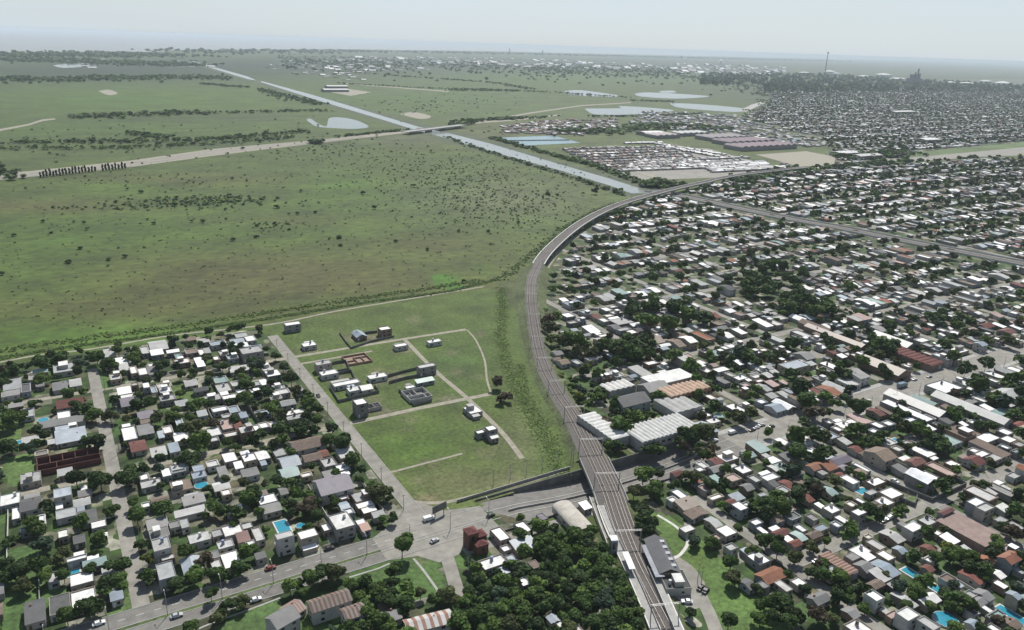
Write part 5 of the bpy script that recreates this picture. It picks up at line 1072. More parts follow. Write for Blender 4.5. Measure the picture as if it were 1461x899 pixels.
# estate rows, informal quarter, industry and far town
mid_ = Mass()
def row_px(p, q, n, w, d, h, cols, jy=0):
    a, b = np.array(G(*p)), np.array(G(*q))
    for k in range(n):
        c = a+(b-a)*(k+.5)/n+nr.normal(0, jy, 2); mass_house(mid_, (c[0]-w/2, c[0]+w/2, c[1]-d/2, c[1]+d/2), rnd.choice(cols), rnd.choice('FG'), 1, False)
for k in range(4): row_px((884+k*9, 244.5-k*4.4), (1040+k*9, 251-k*4.5-12), 44, 9, 12, 3, 'wlll')
for k in range(9): row_px((800+k*9, 214+k*3.6), (965+k*5, 209.5+k*3.4), 32, 8, 11, 3, 'lggnnpwud', 3)
for k in range(6): row_px((1000+k*4, 235+k*2.2), (1085+k*3, 232+k*2), 16, 26, 8, 3, 'wl')
for a in [((893, 205.5), (942, 204.5)), ((935, 205.5), (1035, 222)), ((940, 209), (1025, 224.5))]: row_px(*a, 16, 14, 9, 3, 'ww')
def scat(poly, n, wr, cols, st=1, forms='FFG'):
    P_ = GL(poly); g = np.array(P_); k = 0; tr = 0
    while k < n and tr < n*30:
        tr += 1; x = rnd.uniform(min(p[0] for p in poly), max(p[0] for p in poly)); y = rnd.uniform(min(p[1] for p in poly), max(p[1] for p in poly))
        if not in_poly(x, y, poly): continue
        s, t = G(x, y); w, d = rnd.uniform(*wr), rnd.uniform(*wr); mass_house(mid_, (s-w/2, s+w/2, t-d/2, t+d/2), rnd.choice(cols), rnd.choice(forms), st, False); k += 1
scat([(716, 180), (790, 172), (880, 170), (885, 186), (830, 194), (720, 190)], 420, (7, 13), 'mnnglupwl')
scat([(920, 158), (1060, 166), (1050, 185), (960, 186), (900, 176)], 380, (8, 16), 'wllggdnb')
scat([(1000, 176), (1060, 170), (1190, 208), (1120, 212), (1010, 190)], 260, (8, 16), 'wllggdnb')
scat([(480, 80), (760, 84), (985, 94), (980, 102), (700, 95), (480, 88)], 420, (30, 90), 'wwlllgb')
scat([(960, 90), (1120, 96), (1120, 108), (960, 104)], 260, (30, 80), 'wwllgb')
scat([(400, 86), (480, 88), (620, 100), (480, 104)], 70, (25, 60), 'wllg')
scat([(120, 84), (260, 82), (330, 100), (100, 98)], 30, (20, 45), 'lg')
scat([(380, 88), (520, 98), (520, 118), (380, 100)], 60, (16, 40), 'wlg')
o = mid_.build('distant_buildings', 'town'); o['label'] = 'distant rows of estate houses and scattered town buildings on the plain'
# far large sheds and works, each a thing
def far_shed(x, y, w, d, h, label, col, wall=3, rot=0, n=0, name='warehouse'):
    g = G(x, y); rx = thing(name, label, name.replace('_', ' '), (g[0], g[1], .4), rot); mb = MB(); mb.box(-w/2, w/2, -d/2, d/2, 0, h); mb.build('wall', 'plaster', rx, WALLS[wall])
    if n: ribs(rx, w, d, h, n, 'x', col, h*.35)
    else: mb = MB(); mb.add([(-w/2-1, -d/2-1, h), (w/2+1, -d/2-1, h), (w/2+1, 0, h*1.3), (-w/2-1, 0, h*1.3)], [(0, 1, 2, 3)]); mb.add([(-w/2-1, 0, h*1.3), (w/2+1, 0, h*1.3), (w/2+1, d/2+1, h), (-w/2-1, d/2+1, h)], [(0, 1, 2, 3)]); mb.build('roof', 'membrane', rx, col)
RA = -.15
far_shed(1060, 205, 140, 60, 8, 'long purple-grey works roof, upper of three beside the sandy field', (.25, .2, .22), n=7)
far_shed(1085, 212, 170, 55, 8, 'long purple-grey works roof, lowest of three beside the sandy field', (.27, .215, .235), n=9)
far_shed(1030, 199, 120, 60, 8, 'grey works roof left of the two purple-grey ones', (.3, .28, .29), n=6)
far_shed(928, 192.5, 60, 40, 7, 'bright white shed nearest the blue basin', (.66, .66, .65))
far_shed(945, 196, 70, 50, 7, 'pale pinkish shed beside the bright white one', (.45, .4, .4), n=4)
far_shed(985, 193, 90, 40, 7, 'long white shed behind the pale pinkish one', (.55, .55, .55), n=5)
far_shed(480, 126, 90, 40, 9, 'white hall beyond the canal, the farther of a pair', (.66, .66, .65))
far_shed(478, 131, 100, 45, 9, 'white hall beyond the canal, the nearer of a pair', (.68, .68, .67))
far_shed(1205, 222, 60, 30, 7, 'white shed at the right end of the sandy field', (.6, .6, .6))
far_shed(1235, 226, 70, 26, 7, 'pale shed right of the white one by the sandy field', (.5, .5, .5))
far_shed(1285, 162, 120, 40, 8, 'long white roof standing out in the distant suburb', (.62, .62, .62))
far_shed(1322, 203, 60, 36, 8, 'bright white roof among trees above the bare field', (.62, .62, .62))
# refinery: tanks, mast, stack tower
for x, y, r_, h_, lb in ((1183, 105.5, 70, 34, 'domed white tank nearest the tall red mast'), (1260, 110.5, 80, 36, 'largest domed white tank in the industrial belt'), (1193, 107, 44, 22, 'small domed tank touching the one by the mast'), (1281, 115.5, 70, 26, 'low white tank between the largest tank and the refinery tower'),
                     (1232, 111.5, 56, 24, 'low white tank left of the largest one'), (1430, 123, 66, 34, 'domed white tank farthest right in the industrial belt'), (1406, 118.5, 60, 22, 'flat white tank left of the rightmost dome'), (1147, 106, 60, 22, 'low white tank farthest left in the industrial belt'),
                     (1355, 120.5, 50, 22, 'flat white tank just right of the refinery tower'), (1378, 121.5, 60, 22, 'second flat white tank right of the refinery tower')):
    g = G(x, y); r_, h_ = r_*.95, h_*.75; rx = thing('storage_tank', lb, 'tank', (g[0], g[1], 0), 0, 'storage tanks of the refinery'); mb = MB(); mb.tube((0, 0, 0), (0, 0, h_), r_, r_, 20); mb.build('shell', 'membrane', rx, (.62, .62, .6))
    mb = MB(); mb.tube((0, 0, h_), (0, 0, h_*1.35), r_, r_*.55, 20); mb.tube((0, 0, h_*1.35), (0, 0, h_*1.5), r_*.55, r_*.1, 20); mb.build('dome', 'membrane', rx, (.66, .66, .64))
g = G(1304, 119.5); rx = thing('refinery_tower', 'dark stepped refinery tower rising above the industrial belt', 'tower', (g[0], g[1], 0))
mb = MB(); mb.box(-50, 50, -40, 40, 0, 40); mb.build('base', 'dark_concrete', rx); mb = MB(); mb.box(-30, 20, -30, 30, 40, 72); mb.build('upper_block', 'dark_concrete', rx)
for x, h_ in ((-34, 90), (0, 118), (26, 80)): mb = MB(); mb.tube((x, -20, 36), (x, -20, h_), 8, 6, 8); mb.build('stack', 'dark_metal', rx)
mb = MB(); mb.box(55, 110, -30, 30, 0, 26); mb.build('side_block', 'dark_concrete', rx)
g = G(1176.5, 108); rx = thing('radio_mast', 'tall thin dark mast beside the domed tank', 'mast', (g[0], g[1], 0)); mb = MB(); mb.tube((0, 0, 0), (0, 0, 225), 6, 3, 6); mb.build('shaft', 'dark_metal', rx); mb = MB(); mb.tube((0, 0, 215), (0, 0, 225), 7, 7, 8); mb.build('head', 'dark_metal', rx)
for n_, (x, y, h_) in enumerate(((727, 73.5, 110), (774, 76.5, 95))):
    g = G(x, y+3); o = thing('chimney_stack', ['slender chimney on the horizon above the far town centre', 'slender chimney on the horizon right of the other one'][n_], 'chimney', (g[0], g[1], 0)); mb = MB(); mb.tube((0, 0, 0), (0, 0, h_), 16, 10, 8); mb.build('shaft', 'concrete', o); mb = MB(); mb.tube((0, 0, h_), (0, 0, h_+6), 12, 12, 8); mb.build('rim', 'concrete', o)
g = G(1030, 98); mb = MB()
for k in range(9): a = k*1.9; mb.tube((g[0]+math.sin(a)*10, g[1]+k*4, 20+k*8), (g[0]+math.sin(a+1)*12, g[1]+k*4+6, 30+k*8), 12+k, 14+k, 8)
o = mb.build('smoke', 'smoke'); o['kind'] = 'stuff'; o['label'] = 'small white plume of smoke on the plain'

# ---------------------------------------------------------------- trees
def crown_arrays(seed, n_leaf, R=1.0, Hc=1.0, lobes=9, size=.13, tall=0):
    """leaf clumps spread over and through uneven lobes; returns quads around the origin, unit crown"""
    r = np.random.default_rng(seed); L = []
    for k in range(lobes):
        a = r.uniform(0, 2*math.pi); u = r.uniform(.15, .72) if k else 0; z = r.uniform(-.45, .5) if k else .3
        if tall: u *= .45; z = -.8+1.6*k/lobes
        L.append((math.cos(a)*u, math.sin(a)*u, z*(.9 if not tall else 1), r.uniform(.3, .52) if not tall else r.uniform(.25, .42)))
    c = np.array(L); w = c[:, 3]**2; idx = r.choice(len(c), n_leaf, p=w/w.sum())
    d = r.normal(size=(n_leaf, 3)); d /= np.linalg.norm(d, axis=1)[:, None]; d[:, 2] = np.where(d[:, 2] < -.3, -d[:, 2], d[:, 2])
    rad = c[idx, 3]*r.uniform(.55, 1.08, n_leaf)**.6; P = c[idx, :3]+d*rad[:, None]
    nrm = d+r.normal(size=(n_leaf, 3))*.55+np.array([0, 0, .25]); nrm /= np.linalg.norm(nrm, axis=1)[:, None]
    t = np.cross(nrm, r.normal(size=(n_leaf, 3))); t /= np.linalg.norm(t, axis=1)[:, None]; b = np.cross(nrm, t)
    sz = size*r.uniform(.6, 1.35, n_leaf)[:, None]; asp = r.uniform(.6, 1, n_leaf)[:, None]
    q = np.stack([P-t*sz-b*sz*asp, P+t*sz*.8-b*sz*asp*.9, P+t*sz+b*sz*asp, P-t*sz*.7+b*sz*asp*1.1], 1)
    return q*np.array([R, R, Hc])
TP = []
for k in range(12):
    tall = 1 if k in (9, 10) else 0
    q = crown_arrays(100+k, 1500 if not tall else 900, 1, 1, 9+k % 4, .105, tall); V = q.reshape(-1, 3); F = np.arange(len(V)).reshape(-1, 4)
    o = np_mesh('crown', V, F, 'leaf'); me = o.data; bpy.data.objects.remove(o); me.name = 'crown'
    mb = MB(); r_ = random.Random(k); top = .0
    mb.tube((0, 0, -2.05 if not tall else -1.5), (r_.uniform(-.05, .05), r_.uniform(-.05, .05), -.35), .09, .055, 7)
    for q_ in range(5):
        a = q_*1.26+r_.random(); mb.tube((0, 0, -.75+q_*.08), (math.cos(a)*.42, math.sin(a)*.42, r_.uniform(-.1, .3)), .045, .015, 5)
    TP.append((me, mb.mesh('trunk', 'bark'), tall))
LEAFC = {'dark': (.03, .056, .014), 'deep': (.04, .077, .017), 'mid': (.058, .105, .02), 'olive': (.066, .082, .026), 'light': (.08, .13, .026), 'yellowish': (.12, .15, .025), 'brownish': (.075, .06, .036), 'bluish': (.04, .07, .04)}
TREES = []
def tree(s, t, r, h=None, tone=None, k=None, tall=False, name='tree', z=0.0):
    tone = tone or rnd.choices(list(LEAFC), (5, 5, 6, 3, 2, .35, .5, 1))[0]
    if k is None: k = rnd.choice([0, 1, 2, 3, 4, 5, 6, 7, 8, 11]) if not tall else rnd.choice([9, 10])
    hc = r*(rnd.uniform(.72, .95) if not tall else 2.6)                      # half height of the crown
    base_z = hc*.82+1.2 if not tall else hc*1.0
    if h: hc = max(h*.42, .6*r); base_z = h-hc*.95
    me, tr, _ = TP[k]; rx = thing(name, None, 'tree', (s, t, z), 0)
    c = link('crown', me, rx, jit(LEAFC[tone], .28), (0, 0, base_z), rnd.uniform(0, 6.28)); c.scale = (r, r*rnd.uniform(.85, 1.1), hc)
    g = link('trunk', tr, rx, None, (0, 0, base_z*1.0)); g.scale = (r*.55, r*.55, base_z/2.0)
    TREES.append(dict(o=rx, s=s, t=t, r=r, h=base_z+hc, tone=tone, tall=tall)); return rx
# crowns measured on the photograph: tile, x, y, radius (zoomed pixels), tone letter
TT = {
'A': "60,370,45|230,330,45|230,395,40l|335,290,45|20,420,40|445,310,35|540,290,45|610,310,45|660,240,35|750,270,40l|900,325,42|510,600,50|615,600,42|1065,380,28|1240,330,40|1420,310,42|1370,420,40|1370,505,45|1100,540,48|970,600,42l|1100,660,50|1110,770,65|1060,840,50|1190,640,40|240,700,35|540,750,55|60,640,55l|60,780,50|120,600,40l|820,400,28|1300,620,30|1270,745,36|890,830,28|160,780,40|700,610,26|980,560,30l|1310,770,30|1000,470,30l",
'B': "210,330,34|255,405,42|290,465,36|345,535,34|165,265,30|60,320,42|10,420,30|60,470,30|150,575,48|200,690,50|330,660,58|530,770,55|600,850,50|480,740,40|130,470,32|90,600,28o|1440,485,28x|1410,420,38x|350,600,34|420,740,30|120,220,22|400,620,34|280,650,40|90,700,34",
'E': "690,90,56|710,215,32|735,300,50m|755,430,30|790,510,32y|800,610,44|410,100,50|540,110,60|600,250,36m|170,345,55|230,430,50|320,500,50|50,600,55|130,580,58|200,560,55|640,560,62|580,640,58|640,640,56|340,600,40|480,820,64|360,870,50m|880,260,58|1150,240,50|1330,190,46m|1000,480,48|1090,520,42|1040,620,55|960,650,48|1180,640,48|1300,590,48|1210,770,50|1170,820,42|1030,870,42m|1290,740,40|1130,700,38|1250,320,28|30,560,50|1200,260,36|240,610,40|700,40,40|490,560,40|120,650,50|760,590,30",
'F': "825,450,56T|800,570,44m|470,570,50|410,600,55|350,620,48|240,660,44|495,560,28|620,660,58|680,680,58|600,720,48|720,690,48|770,740,58|840,750,56|940,690,32|870,780,48|340,230,58|370,200,40|720,170,58|680,110,28|390,290,42|60,160,48|20,200,46m|670,830,58|720,870,58|780,870,50|1100,720,58|1180,760,56|1250,640,50|1300,700,58|1350,620,48|1250,820,58|1160,850,58|1330,800,58|1350,880,58|470,880,28|330,890,28m|320,570,36|1050,700,34|270,590,30|60,470,26|640,770,44|560,640,36|310,680,26l|1200,690,40",
'G': "155,285,27|820,80,56|880,140,56|740,170,48|830,250,50|830,320,56|840,380,48|900,60,38|985,115,34m|1080,80,50|1230,140,34|1150,130,38|300,430,56|330,500,56|460,400,58|400,540,56|540,520,54|300,620,56|600,580,64m|480,620,56|560,680,56|680,620,56|720,560,36|620,760,66|740,700,56m|800,690,40|500,760,56|700,840,66|60,640,56|120,720,56|60,800,66m|180,800,56|240,700,48|420,700,56|560,860,56|650,880,56|780,800,46|100,880,56|1075,790,38|1290,540,48|1280,850,48|1180,420,38|1300,620,48|1100,410,36|1330,340,28|150,560,30|440,820,50|350,760,56|390,470,50|530,440,46|420,900,50|240,860,50|30,720,56|350,560,46|240,420,38|640,520,40|760,630,44|690,720,46|520,600,44|1380,230,34",
'C': "675,690,58T|610,365,34l|570,420,18|500,460,34|470,400,24|540,540,34|690,250,64|740,260,50|840,200,40|1020,280,50|1110,340,50|460,210,58|400,200,48|520,350,38|930,500,38|730,530,38m|820,610,38|750,690,46|1090,720,52|1200,700,56|1250,560,46|1390,620,48|1190,810,32|800,30,50|900,10,58|1110,60,74|1190,80,58|990,120,56l|1390,260,50|1280,140,28|770,600,32l|800,250,38|900,590,28m|60,500,26x|110,490,24x|320,180,36|300,90,40|340,120,40|360,60,40|560,260,40|480,250,40|600,230,40|1150,700,46|1060,750,40|640,640,40|470,430,22|640,200,36|1000,20,50|870,80,50",
'D': "590,530,50m|290,450,58|330,500,58|370,560,48|310,590,38|280,690,56|350,670,50|420,680,38o|280,760,56|440,450,38m|710,210,50|760,230,38|730,340,38|1150,330,44|1270,300,38|1230,420,56|1100,265,38|840,640,48|920,660,58|1010,690,38|1370,510,48|620,290,38l|250,350,38|60,290,28|260,190,38|1390,180,38|1440,280,38|600,660,50|740,680,38|1400,400,50|640,690,38|30,560,38|800,540,28|350,30,58l|450,20,58|20,250,38m|500,340,30|560,430,30|480,500,30m|520,460,26m|130,640,26|440,540,28m|1060,200,28|680,180,34|800,210,38|860,560,26|1050,620,28|960,610,26|1200,560,28|1420,550,30",
'I': "430,400,27l|360,430,38|500,690,50|200,760,66|260,800,56|150,740,56|120,400,48m|180,460,48|130,230,56|200,240,56|450,570,48|500,600,48|530,640,38|820,650,48|920,690,48|860,740,38|1150,490,56l|1180,540,50|1100,490,56m|1060,430,38y|1400,360,48|1250,110,38|930,110,20l|340,560,28|550,700,38|1090,740,38|400,790,56x|40,450,38|380,560,38|640,750,34|880,480,28l|1420,640,38|1300,800,38|270,490,40|240,570,30|330,640,30|80,800,40|480,800,36|600,650,30|760,560,30|1010,500,40m|1090,620,34|1260,600,30|1350,330,34|90,640,36|420,520,34|560,660,30|100,740,40m|1000,750,34l|240,830,50|160,800,46|1230,560,34|1100,850,44l|930,640,34|1200,480,40|1290,420,30|1050,100,18m",
}
TONE = {'l': 'light', 'm': 'mid', 'y': 'yellowish', 'o': 'olive', 'x': 'brownish'}
cand = []
for tl, txt in TT.items():
    x0, y0, k = TILES[tl]
    for row in txt.split('|'):
        e = row.split(','); tall = e[2].endswith('T'); e2 = e[2].rstrip('T'); tone = TONE.get(e2[-1]); e2 = e2.rstrip('lmyox')
        px, py = x0+float(e[0])/k, y0+float(e[1])/k; s, t = G(px, py, 4); r = float(e2)/k/px_len(s, t, 4, .7071, -.5) * .98
        cand.append((s, t, min(r, 8.5), tone, tall))
def road_tree(s, t): return road_hit((s-.6, s+.6, t-.6, t+.6)) or (254 < t < 259.6 and s < 130) or (262.4 < t < 271 and s < 130)
MASS_T = []
RAILXY = [p[:2] for p in RAIL]
def on_rail(s, t, r): return (t > 880 or abs(s-rail_s(t)) < 40) and float(seg_dist(s, t, RAILXY)) < 8.2+.45*r
for s, t, r, tone, tall in cand:
    if 254 < t < 260.5 and s < 128: t = 252.3
    if 262 < t < 271 and s < 128: t = 272
    if clash((s-.4, s+.4, t-.4, t+.4)):
        q = clash((s-.4, s+.4, t-.4, t+.4)); m = min((abs(q[0]-s), q[0]-.9, t), (abs(q[1]-s), q[1]+.9, t), (abs(q[2]-t), s, q[2]-.9), (abs(q[3]-t), s, q[3]+.9)); s, t = m[1], m[2]
    for _ in range(20):
        if on_rail(s, t, r): s += .8 if s > rail_s(t) else -.8
    x, y = proj(s, t)
    if y > 960 or x < -40 or x > 1500 or on_rail(s, t, r): continue
    if s < 122 or y > 655 or len([1 for q in TREES]) < 0:
        if len(TREES) < 292: tree(s, t, r, tone=tone, h=(11 if tall else None)); continue
    MASS_T.append((s, t, r, tone))
# the rest of the garden trees: one mass, lighter in leaf count with distance
def add_mass_trees(lst, n_leaf, size, name, label, seed=5, lift=.5, flat=1.0, light=1.0):
    protos = [crown_arrays(seed+k, n_leaf, 1, 1, 5+k % 4, size) for k in range(8)]; VV = []; CC = []
    r = np.random.default_rng(seed)
    for s, t, rad, tone, hz in lst:
        q = protos[r.integers(8)]; a = r.uniform(0, 6.28); ca, sa = math.cos(a), math.sin(a); hc = rad*r.uniform(.7, .95) if hz is None else hz*.5
        X = q[..., 0]*ca-q[..., 1]*sa; Y = q[..., 0]*sa+q[..., 1]*ca; Z = q[..., 2]
        VV.append(np.stack([s+X*rad, t+Y*rad, hc*flat+lift*min(rad, 3)+Z*hc*flat], -1).reshape(-1, 3)); c = np.array(LEAFC[tone])*r.uniform(.68, 1.35)*light; CC.append(np.tile(c, (len(q)*4, 1)))
    V = np.concatenate(VV); F = np.arange(len(V)).reshape(-1, 4); o = np_mesh(name, V, F, 'leaf_mass', np.concatenate(CC), 'stuff'); o['label'] = label; return o
tones = list(LEAFC); tw_ = (5, 5, 6, 3, 1.6, .2, .5, 1)
def tn(): return rnd.choices(tones, tw_)[0]
ml = [(s, t, r, tone or tn(), None) for s, t, r, tone in MASS_T]
for s, t in FREE:
    x, y = proj(s, t)
    if x < 740 or x > 1530 or y < 100: continue
    if clash((s-.5, s+.5, t-.5, t+.5)) or in_poly(s, t, WORKS) or s < rail_s(t)+20 and t < 900: continue
    if 249 < t < 277: continue
    if y > 200 and seg_dist(s, t, L2P) < 27: continue
    if in_poly(s, t, OPENG) or in_poly(s, t, SAND) or in_poly(s, t, YARD): continue
    ml.append((s, t, rnd.uniform(2.0, 5.0)*(1 if y > 200 else .8), tn(), None))
# village gaps
vl = []
for _ in range(1500):
    s = rnd.uniform(-200, 118); t = rnd.uniform(272, 547); r = rnd.uniform(1.8, 4.4)
    if clash((s-r*.5, s+r*.5, t-r*.5, t+r*.5)) or road_hit((s-r*.6, s+r*.6, t-r*.6, t+r*.6)): continue
    x, y = proj(s, t)
    if x < -30 or any(in_poly(s, t, p) for p in LAWNS) : continue
    if any((s-q[0])**2+(t-q[1])**2 < (r+q[2])**2*.5 for q in vl) or any((s-q['s'])**2+(t-q['t'])**2 < (r+q['r'])**2*.45 for q in TREES): continue
    vl.append((s, t, r, tn(), None))
    if len(vl) > 330: break
# right gaps near the camera
for _ in range(1600):
    s = rnd.uniform(246, 620); t = rnd.uniform(95, 400); r = rnd.uniform(1.8, 4.6)
    if clash((s-r*.45, s+r*.45, t-r*.45, t+r*.45)) or road_hit((s-r*.5, s+r*.5, t-r*.5, t+r*.5)) or not keepR(s, t): continue
    if any((s-q[0])**2+(t-q[1])**2 < (r+q[2])**2*.45 for q in vl[-500:]): continue
    vl.append((s, t, r, tn(), None))
for p in PARKS:
    for _ in range(90):
        s = rnd.uniform(min(q[0] for q in p), max(q[0] for q in p)); t = rnd.uniform(min(q[1] for q in p), max(q[1] for q in p))
        if in_poly(s, t, p) and not road_hit((s-1, s+1, t-1, t+1)): vl.append((s, t, rnd.uniform(4, 7), rnd.choice(('dark', 'deep', 'mid')), None))
for n in range(70):      # inside the works garden
    s, t = G(*[(850, 572), (885, 585), (900, 600), (868, 640), (930, 650), (1000, 655)][n % 6]); s += rnd.gauss(0, 5); t += rnd.gauss(0, 4)
    if not clash((s-1, s+1, t-1, t+1)): vl.append((s, t, rnd.uniform(1.5, 3.6), tn(), None))
WOODT = GL([(500, 870), (560, 840), (640, 870), (660, 815), (700, 800), (770, 750), (840, 765), (880, 800), (915, 870), (925, 920), (480, 930)])
for _ in range(900):
    s = rnd.uniform(min(q[0] for q in WOODT), max(q[0] for q in WOODT)); t = rnd.uniform(min(q[1] for q in WOODT), max(q[1] for q in WOODT)); r = rnd.uniform(2.2, 4.4)
    if not in_poly(s, t, WOODT) or clash((s-r*.5, s+r*.5, t-r*.5, t+r*.5)) or s > rail_s(t)-11 or (111 < s < 124 and t > 214): continue
    if any((s-q[0])**2+(t-q[1])**2 < (r+q[2])**2*.3 for q in vl) or any((s-q['s'])**2+(t-q['t'])**2 < (r+q['r'])**2*.3 for q in TREES): continue
    vl.append((s, t, r, rnd.choice(('dark', 'deep', 'mid', 'mid', 'light')), None))
vl = [q for q in vl if not on_rail(q[0], q[1], q[2])]; ml = [q for q in ml if not on_rail(q[0], q[1], q[2])]
n1 = [q for q in ml if proj(q[0], q[1])[1] > 330]; n2 = [q for q in ml if 180 < proj(q[0], q[1])[1] <= 330]; n3 = [q for q in ml if proj(q[0], q[1])[1] <= 180]
add_mass_trees(vl+n1, 230, .24, 'garden_trees', 'smaller trees and shrubs filling the gardens between the houses')
if n2: add_mass_trees(n2, 46, .42, 'suburb_trees', 'trees among the roofs of the farther suburb', 25)
n3b = []
for _ in range(2800):        # wooded belts beyond the suburb
    x = rnd.uniform(1000, 1480); y = rnd.uniform(99, 132); s, t = G(x, y)
    if x > 1090 or y < 122: n3b.append((s, t, rnd.uniform(5, 9)*(1 if y > 130 else 1.7), rnd.choice(('dark', 'deep', 'mid')), None))
n3b = [q for q in n3b if proj(q[0], q[1])[1] > 106+max(0, (proj(q[0], q[1])[0]-1150))*.055]
add_mass_trees(n3+n3b, 12, .7, 'distant_trees', 'trees of the distant suburb and the wooded industrial belt', 45)
N_TM = (len(vl), len(n1), len(n2), len(n3))
# bands of trees and bushes across the plain
CANL = GL([(592, 184), (640, 193), (700, 210), (800, 239), (870, 260), (916, 276)])
band = []; scrub = []
def tree_band(pts, wd, n, r0, r1, ton=('dark', 'deep', 'mid'), hz=None):
    P_ = [np.array(G(*p)) for p in pts]; L = [np.hypot(*(b-a)) for a, b in zip(P_[:-1], P_[1:])]
    for _ in range(n):
        k = rnd.choices(range(len(L)), L)[0]; u = rnd.random(); c = P_[k]+(P_[k+1]-P_[k])*u; d = (P_[k+1]-P_[k])/L[k]; o = rnd.gauss(0, wd/2); r = rnd.uniform(r0, r1)
        if math.hypot(c[0], c[1]) > 2300 and band is not scrub: r *= .62
        band.append((c[0]+d[1]*o, c[1]-d[0]*o, r, rnd.choice(ton), hz))
tree_band([(700, 197), (760, 214), (850, 238), (905, 258), (935, 268)], 10, 300, 2.5, 5); tree_band([(635, 196), (700, 219), (800, 249), (895, 280)], 7, 200, 1.5, 4)
tree_band([(790, 186), (830, 190), (880, 188), (960, 180), (1040, 186)], 50, 240, 5, 9); tree_band([(640, 181), (690, 172), (780, 168)], 16, 110, 4, 7)
tree_band([(640, 175), (700, 171), (800, 166)], 10, 60, 4, 7); tree_band([(925, 268), (935, 266), (955, 262)], 26, 60, 4, 7.5)
tree_band([(480, 196), (540, 190), (585, 186)], 5, 70, 3, 5); tree_band([(372, 128), (400, 137), (460, 150)], 40, 160, 6, 11); tree_band([(290, 120), (330, 124), (360, 125)], 30, 80, 6, 11)
tree_band([(0, 114), (120, 115), (200, 110), (330, 112)], 190, 480, 9, 16); tree_band([(-60, 79.5), (120, 78.8), (235, 78)], 600, 700, 18, 30); tree_band([(0, 86), (150, 88), (260, 95)], 400, 500, 14, 24)
tree_band([(245, 75.5), (360, 74.5), (480, 73.8), (700, 76.5), (980, 83), (1200, 88)], 700, 900, 26, 48, ('dark', 'deep')); tree_band([(400, 88), (560, 92), (760, 96), (980, 104)], 2200, 1500, 12, 22)
tree_band([(480, 102), (640, 114), (700, 118), (760, 128)], 40, 200, 7, 11); tree_band([(480, 119), (600, 126), (700, 128), (800, 133), (900, 140)], 30, 240, 5, 9); tree_band([(640, 129), (740, 130)], 40, 110, 7, 10)
tree_band([(900, 144), (960, 145.5)], 20, 60, 5, 8); tree_band([(840, 167), (930, 166.5), (1000, 162)], 12, 120, 5, 8); tree_band([(980, 108), (1070, 124), (1100, 138)], 200, 260, 8, 14)
tree_band([(1195, 240), (1240, 236), (1300, 230)], 30, 70, 4, 7); tree_band([(1050, 262), (1120, 250), (1190, 240)], 14, 130, 4, 7); tree_band([(0, 204), (130, 203), (300, 200), (440, 188)], 26, 220, 2, 6, ('mid', 'deep', 'olive'))
tree_band([(100, 168), (250, 163), (380, 160), (470, 158)], 40, 260, 3, 8, ('mid', 'deep', 'olive')); tree_band([(0, 212), (160, 212), (300, 206), (420, 196)], 20, 150, 2, 5, ('mid', 'olive')); tree_band([(180, 190), (240, 197)], 20, 60, 3, 6, ('mid', 'deep'))
tree_band([(440, 205), (462, 203)], 10, 16, 5, 7, ('dark',)); tree_band([(1200, 226), (1270, 222), (1300, 219)], 50, 90, 5, 8); tree_band([(-30, 226), (20, 258), (40, 254)], 12, 50, 5, 8, ('dark', 'deep'))
add_mass_trees(band, 16, .62, 'woodland', 'belts of trees along the canal, the motorway and across the far plain', 65, .2, .62, 1.35)
# scrub of the marsh and along the ditches
scrub = []
def band2(pts, wd, n, r0, r1, ton=('deep', 'mid', 'olive')):
    global band; b0 = band; band = scrub; tree_band(pts, wd, n, r0, r1, ton); band = b0
band2([(0, 511), (100, 495), (200, 482), (380, 455), (520, 432), (640, 416), (712, 398)], 2.6, 3600, .3, .8, ('dark', 'deep', 'mid', 'olive')); band2([(0, 500), (100, 486), (240, 468), (400, 443), (540, 422), (690, 400)], 5, 1200, .4, 1.0, ('olive', 'mid'))
band2([(716, 410), (716, 440), (714, 480), (722, 520), (738, 560), (765, 610), (790, 655), (805, 680)], 5.5, 3400, .15, .45, ('deep', 'mid', 'olive', 'light')); band2([(712, 400), (740, 380), (775, 350), (820, 318), (880, 290)], 6, 700, .5, 1.2)
band2([(742, 520), (748, 560), (775, 610), (800, 650)], 4, 900, .15, .45, ('olive', 'mid', 'deep')); band2([(775, 440), (775, 470), (790, 520), (820, 575), (850, 625)], 4, 240, .7, 2)
band2([(800, 330), (850, 300), (900, 285), (960, 272)], 5, 600, .6, 1.5)
scrub[:] = [q for q in scrub if not on_rail(q[0], q[1], q[2])]
for (cx, cy, rx, ry, n, a, b) in ((290, 288, 95, 7, 190, 2, 4.6), (170, 296, 100, 4, 60, 1.6, 3.5), (690, 262, 110, 34, 420, 1, 3.2), (620, 240, 120, 26, 330, 1, 3), (730, 300, 100, 30, 330, .9, 2.6), (560, 250, 160, 26, 120, 1, 2.8), (500, 215, 120, 12, 130, 1.4, 4), (400, 322, 30, 5, 24, 1.5, 3), (250, 260, 230, 14, 110, 1.2, 3.2), (640, 300, 90, 40, 200, .8, 2), (250, 330, 280, 50, 90, .8, 2.2), (560, 330, 160, 50, 80, .7, 1.8), (200, 200, 300, 26, 180, 2, 5), (640, 150, 130, 16, 110, 3, 6), (760, 185, 100, 9, 60, 3, 5)):
    for _ in range(n):
        x, y = rnd.gauss(cx, rx*.6), rnd.gauss(cy, ry*.6)
        if y > 480 or x > 880: continue
        s, t = G(x, y)
        if s > rail_s(t)-16 and t < 905: continue
        scrub.append((s, t, rnd.uniform(a, b)*.72, rnd.choice(('deep', 'mid', 'olive', 'bluish')), None))
